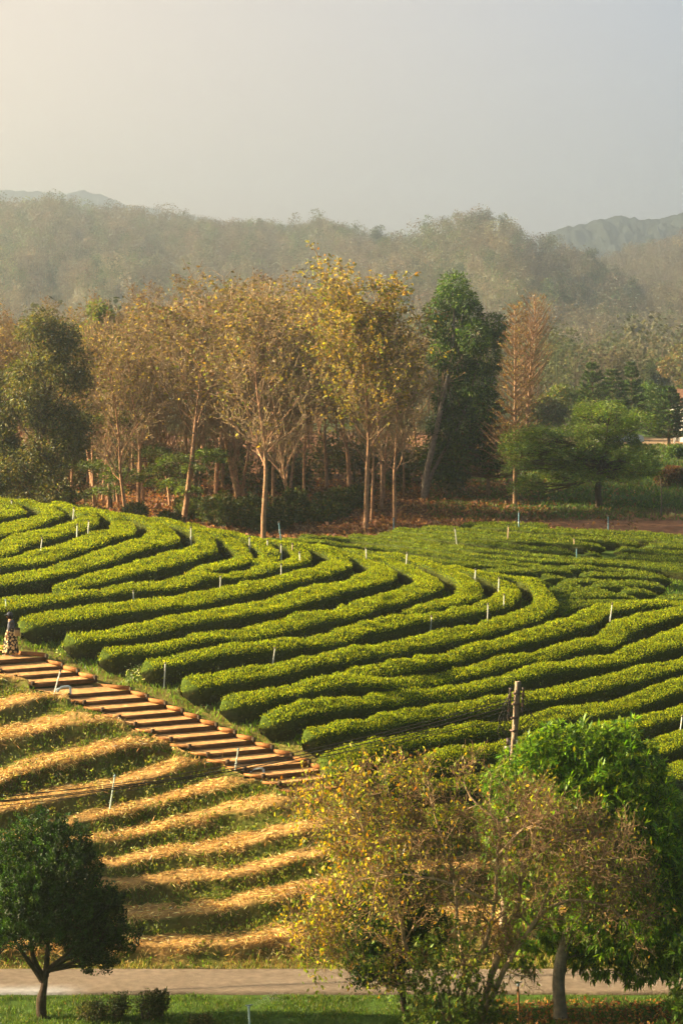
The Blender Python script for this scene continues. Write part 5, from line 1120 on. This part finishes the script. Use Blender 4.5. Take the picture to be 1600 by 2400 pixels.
# ------------------------------------------------------------------ parked car and house beyond the acacia
Yc = 204.0; p = at(1447, 1092, Yc); p[2] = float(ground(p[0], Yc)); r_ = thing('parked_car', 'white hatchback parked on the dusty strip, glimpsed through the park acacia', 'car', tuple(p), rz=R(12))
prof = [(-2.0, .35), (-2.05, .75), (-1.85, .98), (-1.5, 1.05), (-1.0, 1.45), (.5, 1.5), (1.1, 1.05), (1.9, .92), (2.05, .7), (2.05, .35)]
g = G(); rows = []
for y, k in ((-.8, .93), (-.84, 1), (.84, 1), (.8, .93)): rows.append([(x, y * (1 if z < 1.1 else .84), .35 + (z - .35) * k) for x, z in prof])
g.grid(np.array(rows), (.75, .77, .80)); 
for s in (-1, 1): g.grid(np.array([[(x, s * .8 * (1 if z < 1.1 else .84), .35 + (z - .35) * .93) for x, z in prof], [(x * .98, s * .8, .35) for x, z in prof]]), (.75, .77, .80))
obj('body', g, M_car, r_, True)
for s in (-1, 1):
    g = G(); g.grid(np.array([[(-1.35, s * .80, 1.04), (-.3, s * .82, 1.04), (.95, s * .80, 1.04)], [(-.95, s * .73, 1.38), (-.3, s * .73, 1.42), (.48, s * .73, 1.40)]]), (.03, .04, .05)); obj('side_window', g, M_glass, r_)
g = G(); g.grid(np.array([[(1.1, -.62, 1.08), (1.1, .62, 1.08)], [(.56, -.58, 1.46), (.56, .58, 1.46)]]), (.03, .04, .05)); obj('windscreen', g, M_glass, r_)
for sx in (-1.3, 1.35):
    for sy in (-1, 1):
        g = G(); t = np.arange(16) * 2 * math.pi / 16; g.grid(np.array([[(sx + r * math.cos(a), sy * y, .32 + r * math.sin(a)) for a in t] for r, y in ((.02, .84), (.18, .85), (.2, .87), (.32, .87), (.32, .66), (.02, .66))]), (.03, .03, .03), closed=True); obj('wheel', g, M_metal, r_)
for sy in (-.6, .6): g = G(); g.lathe([(.0, -.08), (.11, 0), (.0, .08)], (2.02, sy, .72), 8, (.8, .8, .75)); obj('headlight', g, M_glass, r_)
Yh = 210.0; p = at(1640, 1098, Yh); p[2] = float(ground(p[0], Yh)); r_ = thing('white_house', 'white walled house with a brown roof just entering at the right edge', 'house', tuple(p))
g = G(); g.box((1.6, 3, 1.6), (6.0, 6, 3.4), (.78, .75, .70)); obj('wall', g, M_conc, r_)
g = G(); g.grid(np.array([[(-1.9, -.6, 3.2), (5.1, -.6, 3.2)], [(-1.7, 3, 4.7), (4.9, 3, 4.7)], [(-1.9, 6.6, 3.2), (5.1, 6.6, 3.2)], [(-1.9, 6.6, 3.05), (5.1, 6.6, 3.05)], [(-1.9, -.6, 3.05), (5.1, -.6, 3.05)], [(-1.9, -.6, 3.2), (5.1, -.6, 3.2)]]), (.20, .11, .07)); obj('roof', g, M_conc, r_)
for xw in (-.4, 2.0): g = G(); g.box((xw, -.03, 1.7), (1.0, .06, 1.1), (.05, .06, .07)); f_ = obj('window', g, M_glass, r_); g = G(); g.box((xw, -.09, 1.12), (1.2, .12, .07), (.6, .58, .55)); obj('sill', g, M_conc, f_)
g = G(); g.box((-2.4, -.9, 2.9), (.9, .9, .8), (.8, .78, .74)); g.tube([(-2.4, -.9, -.2), (-2.4, -.9, 2.5)], .07, 6, (.5, .5, .5)); tag(obj('water_tank', g, M_conc, loc=tuple(p)), 'small white tank on a post at the right edge in front of the house', 'tank')

# ------------------------------------------------------------------ hills with their woods
def ridge(pts, Yr): a = np.array(pts, float); return lambda u: (HZ - np.interp(u, a[:, 0], a[:, 1])) / F * Yr
RA = ([(-900, 560), (-400, 500), (0, 503), (60, 503), (150, 509), (250, 515), (330, 521), (420, 525), (455, 536), (480, 548), (560, 553), (610, 545), (700, 552), (740, 540), (800, 556), (870, 568), (940, 600), (1100, 690), (1400, 760), (2600, 700)], 1150)
RB = ([(-900, 800), (500, 790), (700, 700), (840, 620), (900, 596), (960, 574), (1030, 545), (1100, 533), (1130, 536), (1180, 548), (1250, 585), (1310, 600), (1370, 622), (1430, 660), (1520, 730), (1700, 800), (2600, 800)], 950)
RC = ([(-900, 830), (1150, 810), (1250, 745), (1330, 690), (1400, 640), (1440, 618), (1500, 600), (1560, 584), (1600, 578), (1750, 560), (1950, 540), (2600, 600)], 1250)
def hillz(u, Y):
    z = np.full(np.broadcast(u, Y).shape, -7.0)
    for (pts, Yr), Y0, sd in ((RA, 560, 1), (RB, 520, 2), (RC, 640, 3)):
        zr = ridge(pts, Yr)(u) + 7; t = (Y - Y0) / (Yr - Y0)
        sp = fbm(u / 130.0, Y / 260.0, 0, 200 + sd, 3) - .5
        k = np.where(t < 1, np.clip(t, 0, 1) ** 1.15, np.clip(1 - (t - 1) * 1.1, 0, 1))
        z = np.maximum(z, -7 + np.maximum(zr, 0) * k * (1 + sp * 1.5 * np.clip(1 - k, 0, 1) * 1.2))
    return z
uu = np.arange(-1000, 2700, 25.0); yy = np.concatenate([np.arange(500, 1300, 14.0), np.arange(1300, 2300, 60.0)])
UU, YY = np.meshgrid(uu, yy, indexing='ij'); ZZ = hillz(UU, YY); ZZ = np.where(ZZ < -6.9, -9.0, ZZ) + (fbm(UU / 30, YY / 60, 0, 5, 3) - .5) * 3 * (ZZ > -6.9)
g = G(); g.grid(np.stack([(UU - 800) / F * YY, YY, ZZ], -1)[:, ::-1], (.09, .08, .045)); tag(obj('hills', g, M_ground, smooth=True), kind='structure')
# far mountains
for nm, pts, Yr, c in (('far_mountain', [(950, 720), (1150, 620), (1290, 545), (1330, 530), (1400, 516), (1450, 508), (1500, 515), (1545, 512), (1580, 502), (1640, 488), (1800, 470), (2300, 520)], 2150, (.05, .06, .045)), ('distant_mountain', [(-700, 470), (-200, 455), (0, 446), (60, 449), (130, 452), (200, 447), (240, 455), (300, 482), (420, 500), (600, 530), (680, 524), (760, 548), (900, 548), (960, 552), (1050, 600)], 2900, (.05, .06, .05))):
    a = np.array(pts, float); u = np.arange(a[0, 0], a[-1, 0], 5.0); h = (HZ - np.interp(u, a[:, 0], a[:, 1])) / F * Yr + (fbm(u / 24, u * 0, 0, 3, 4) - .5) * Yr * .002
    rows = []
    for k, t in enumerate(np.linspace(0, 1, 70)):
        zf = (1 - t) ** .9; sp = 1 + (fbm(u / 90.0, t * 4 + u * 0, 0, 9, 3) - .5) * .25 * t; rows.append(np.stack([(u - 800) / F * Yr, Yr - t * Yr * .22 * sp, -8 + (h + 8) * zf + (fbm(u / 11, t * 26 + u * 0, 0, 13, 4) - .5) * 22 * min(1, t * 8 + .15)], -1))
    back = rows[0].copy(); back[:, 1] += Yr * .2; back[:, 2] = -8
    g = G(); g.grid(np.array([back] + rows)[::-1], c); tag(obj(nm, g, M_far, smooth=True), kind='structure')
# canopy of the hillside woods: crowns made of many small leaf clumps with bare stems between
def woods(name, n, u0, u1, Y0, Y1, zf, hmin, hmax, pals, pw, per=46, kscale=1.0, keep=None):
    g = G(); Yr = np.sqrt(rng.random(n) * (Y1**2 - Y0**2) + Y0**2); u = rng.uniform(u0, u1, n); z = zf(u, Yr)
    m = (z > -6.5) if keep is None else keep(u, Yr, z)
    Yr, u, z = Yr[m], u[m], z[m]; n = len(u); Xr = (u - 800) / F * Yr
    patch = fbm(u / 90, Yr / 120, 0, 300, 3); kind = np.clip(((patch - .5) * 5 + .5 + rng.normal(0, .28, n)) * len(pals), 0, len(pals) - 1).astype(int)
    h = rng.uniform(hmin, hmax, n) * (.8 + .5 * rng.random(n) ** 3); rw = h * rng.uniform(.24, .4, n)
    per_ = np.full(n, per); idx = np.repeat(np.arange(n), per_); q = len(idx)
    d = unit(rng.normal(size=(q, 3)) + [0, 0, .35]); rr = .4 + .6 * rng.random(q) ** .5
    P = np.stack([Xr[idx] + d[:, 0] * rr * rw[idx], Yr[idx] + d[:, 1] * rr * rw[idx], z[idx] + h[idx] * (.62 + .38 * d[:, 2] * rr)], 1)
    base = np.array(pals)[kind] * np.exp(rng.normal(0, .22, (n, 1))) * np.exp(rng.normal(0, .06, (n, 3)))
    c = base[idx] * np.exp(rng.normal(0, .08, (q, 1)))
    leafq(g, P, d + rng.normal(0, .5, (q, 3)), rng.uniform(.45, 1.0, q) * h[idx] / 8 * kscale, .7, np.clip(c, 0, .8))
    st = np.array([[-1, 0], [1, 0]])         # stems as thin standing slivers, two crossed per tree
    for ax in (0, 1):
        o = np.zeros((n, 3)); o[:, ax] = .10; b = np.stack([Xr, Yr, z - .5], 1); t = b + np.stack([rng.normal(0, .3, n), rng.normal(0, .3, n), h * .8], 1)
        V = np.stack([b - o, b + o, t + o * .5, t - o * .5], 1); g.add(V.reshape(-1, 3), np.arange(4 * n).reshape(n, 4), np.repeat(vary((.24, .19, .14), n, .2), 4, 0))
    tag(obj(name, g, M_far), kind='stuff')
HP = [(.15, .125, .09), (.125, .115, .075), (.09, .11, .05), (.06, .085, .04), (.11, .14, .055), (.17, .145, .105)]
woods('hillside_woods', 21500, -560, 2100, 560, 1290, hillz, 5, 9.5, HP, None, per=80, kscale=.72)
woods('valley_woods', 1500, -150, 1750, 262, 560, lambda u, Y: np.full(u.shape, -7.0), 7, 12, [(.12, .10, .065), (.085, .095, .045), (.055, .08, .035), (.10, .105, .045)], None, per=150, kscale=.55, keep=lambda u, Y, z: (Y > 262 + 60 * (u > 1180)))
# conspicuous trees on the skyline and the slope
def sky_tree(lab, x, yt, yb, wpx, Y, nl, pal, w, fn='hill_tree', conic=False):
    z = -(yb - HZ) / F * Y; p = np.array([(x - 800) / F * Y, Y, z]); s = F / Y; Hh = (yb - yt) / s; W = wpx / s / 2
    L = [(rng.uniform(-.6, .6) * W * ((1 - t) if conic else 1), rng.uniform(-.5, .5) * W, Hh * (.35 + .55 * t), W * (.62 - .4 * t * conic), W * .6, Hh * .16) for t in np.linspace(0, 1, 8)]
    r_ = thing(fn, lab, 'tree', tuple(p)); g = G(); g.tube([(0, 0, -6), (0, 0, Hh * .5), (0, 0, Hh * .9)], [Hh * .03, Hh * .02, .05], 5, (.12, .09, .07))
    for l in L: g.tube([(0, 0, l[2] * .6), l[:3]], [Hh * .015, .04], 4, (.12, .09, .07), cap=False)
    obj('trunk', g, M_far, r_); g = G(); lumps_leaves(g, L, nl, Hh * .06, .6, pal, w, droop=.1, shell=.3); obj('crown', g, M_far, r_)
DK = [(.05, .07, .03), (.08, .10, .04)]; BN = [(.16, .13, .08), (.12, .12, .06)]
sky_tree('left of the pair of pointed conifers on the left skyline', 144, 469, 515, 30, 1120, 1800, DK, [2, 1], conic=True)
sky_tree('right, thinner of the pair of pointed conifers on the left skyline', 167, 466, 515, 24, 1120, 1500, DK, [2, 1], conic=True)
sky_tree('dark domed tree on the saddle of the ridge above the tallest brown crowns', 611, 516, 560, 50, 1130, 2200, DK, [2, 1], conic=True)
sky_tree('bare rounded tree on the skyline left of the golden teak', 748, 513, 560, 44, 1130, 1100, BN, [2, 1])
sky_tree('small bare umbrella shaped tree on the skyline between the two hills', 797, 527, 570, 26, 1130, 700, BN, [2, 1])
sky_tree('open crowned lone tree on the low saddle between the two hills', 888, 531, 600, 42, 1100, 1200, DK, [2, 1])
sky_tree('dark tree crowning the summit of the round middle hill', 1130, 495, 540, 56, 945, 1800, DK, [2, 1])
sky_tree('thin upright tree right of the summit of the round hill', 1176, 508, 550, 22, 940, 700, DK, [2, 1])
sky_tree('open crowned tree in the notch right of the round hill', 1385, 585, 640, 46, 935, 1300, DK, [2, 1])
sky_tree('pale feathery tree standing out on the shaded slope above the norfolk pines', 1352, 765, 890, 70, 620, 1800, [(.22, .20, .14), (.18, .18, .11)], [2, 1])
sky_tree('tall pale stemmed tree low on the right hillside', 1482, 745, 860, 40, 640, 900, [(.14, .14, .09), (.18, .165, .11)], [2, 1])
sky_tree('bare brown crown behind the middle norfolk pine', 1447, 828, 900, 66, 330, 2400, [(.18, .15, .09), (.14, .13, .07)], [2, 1], fn='valley_tree')
sky_tree('rounded dark green tree behind the rightmost norfolk pine', 1535, 845, 950, 76, 345, 3600, [(.07, .09, .035), (.12, .13, .05)], [2, 1], fn='valley_tree')
sky_tree('brown and yellow tree at the right edge behind the broad norfolk pine', 1590, 815, 950, 80, 335, 3600, [(.22, .16, .08), (.2, .2, .05)], [2, 1], fn='valley_tree')

# ------------------------------------------------------------------ air, sky, sun, camera
SUN_EL, SUN_AZ = 25.0, 85.0      # azimuth to the left of the viewing direction
HAZE = .00056
hz = bpy.data.materials.new('haze_air'); hz.use_nodes = True; nt = hz.node_tree; nt.nodes.clear(); out = nt.nodes.new('ShaderNodeOutputMaterial'); pv = nt.nodes.new('ShaderNodeVolumePrincipled')
pv.inputs['Color'].default_value = (.76, .89, 1.0, 1); pv.inputs['Density'].default_value = HAZE; pv.inputs['Anisotropy'].default_value = .84; nt.links.new(pv.outputs[0], out.inputs['Volume'])
g = G(); g.box((0, 1560, 110), (4200, 3520, 262), (1, 1, 1)); me = mesh('haze', g, hz); me.materials.clear(); me.materials.append(hz); tag(obj('haze', me, hz), kind='stuff')

SKY_T = .7
SKY = [(0.0, (.22, .28, .36)), (.14, (.84, .90, 1.06)), (.34, (1.28, 1.06, .92)), (.52, (1.72, 1.25, .90)), (1.0, (3.6, 2.8, 1.9))]
w = bpy.data.worlds.new('World'); scene.world = w; w.use_nodes = True; nt = w.node_tree; bg = nt.nodes['Background']
sk = nt.nodes.new('ShaderNodeTexSky'); sk.sky_type = 'NISHITA'; sk.sun_disc = False; sk.sun_elevation = R(SUN_EL); sk.sun_rotation = R(-SUN_AZ); sk.dust_density = 2.0; sk.air_density = 1.3; sk.altitude = 500
# smog: the clear sky is veiled by a warm bank towards the sun and a cool grey one away from it
tc = nt.nodes.new('ShaderNodeTexCoord'); sp = nt.nodes.new('ShaderNodeSeparateXYZ'); nt.links.new(tc.outputs['Generated'], sp.inputs[0])
dp = nt.nodes.new('ShaderNodeVectorMath'); dp.operation = 'DOT_PRODUCT'; dp.inputs[1].default_value = (-math.sin(R(66)), math.cos(R(66)), -SKY_T); nt.links.new(tc.outputs['Generated'], dp.inputs[0])
rp = nt.nodes.new('ShaderNodeValToRGB'); nt.links.new(dp.outputs['Value'], rp.inputs['Fac']); el = rp.color_ramp.elements
for k, (pos, c) in enumerate(SKY): 
    e_ = el[k] if k < 2 else el.new(pos); e_.position = pos; e_.color = (*c, 1)
mxs = nt.nodes.new('ShaderNodeMix'); mxs.data_type = 'RGBA'; mxs.inputs[0].default_value = .95
sc_ = nt.nodes.new('ShaderNodeVectorMath'); sc_.operation = 'SCALE'; sc_.inputs['Scale'].default_value = .5; nt.links.new(sk.outputs[0], sc_.inputs[0])
nt.links.new(sc_.outputs[0], mxs.inputs[6]); nt.links.new(rp.outputs['Color'], mxs.inputs[7])
nt.links.new(mxs.outputs[2], bg.inputs['Color']); bg.inputs['Strength'].default_value = .15
sd = bpy.data.lights.new('sun', 'SUN'); sd.energy = 5.0; sd.angle = R(.6); sd.color = (1.0, .76, .44); so = bpy.data.objects.new('sun', sd); COL.objects.link(so)
so.rotation_euler = (R(90 - SUN_EL), 0, R(SUN_AZ + 180))
from mathutils import Vector
ds = Vector((-math.sin(R(SUN_AZ)) * math.cos(R(SUN_EL)), math.cos(R(SUN_AZ)) * math.cos(R(SUN_EL)), math.sin(R(SUN_EL))))
so.rotation_euler = ds.to_track_quat('Z', 'Y').to_euler(); so.location = (0, 0, 60)

cam = bpy.data.cameras.new('camera'); co = bpy.data.objects.new('camera', cam); COL.objects.link(co)
cam.sensor_fit = 'VERTICAL'; cam.sensor_height = 36; cam.sensor_width = 24; cam.lens = 36 * F / 2400; cam.shift_y = -(1200 - HZ) / 2400
cam.clip_start = .5; cam.clip_end = 20000; co.rotation_euler = (R(90), 0, 0); scene.camera = co
scene.view_settings.view_transform = 'Standard'; scene.view_settings.look = 'None'; scene.view_settings.gamma = 1; scene.view_settings.exposure = 2.2
cy = scene.cycles; cy.max_bounces = 6; cy.diffuse_bounces = 3; cy.transmission_bounces = 4; cy.transparent_max_bounces = 6; cy.volume_bounces = 2
cy.use_adaptive_sampling = True; cy.adaptive_threshold = .02; cy.use_denoising = True; cy.denoiser = 'OPENIMAGEDENOISE'; cy.denoising_prefilter = 'ACCURATE'
cy.sample_clamp_indirect = 6
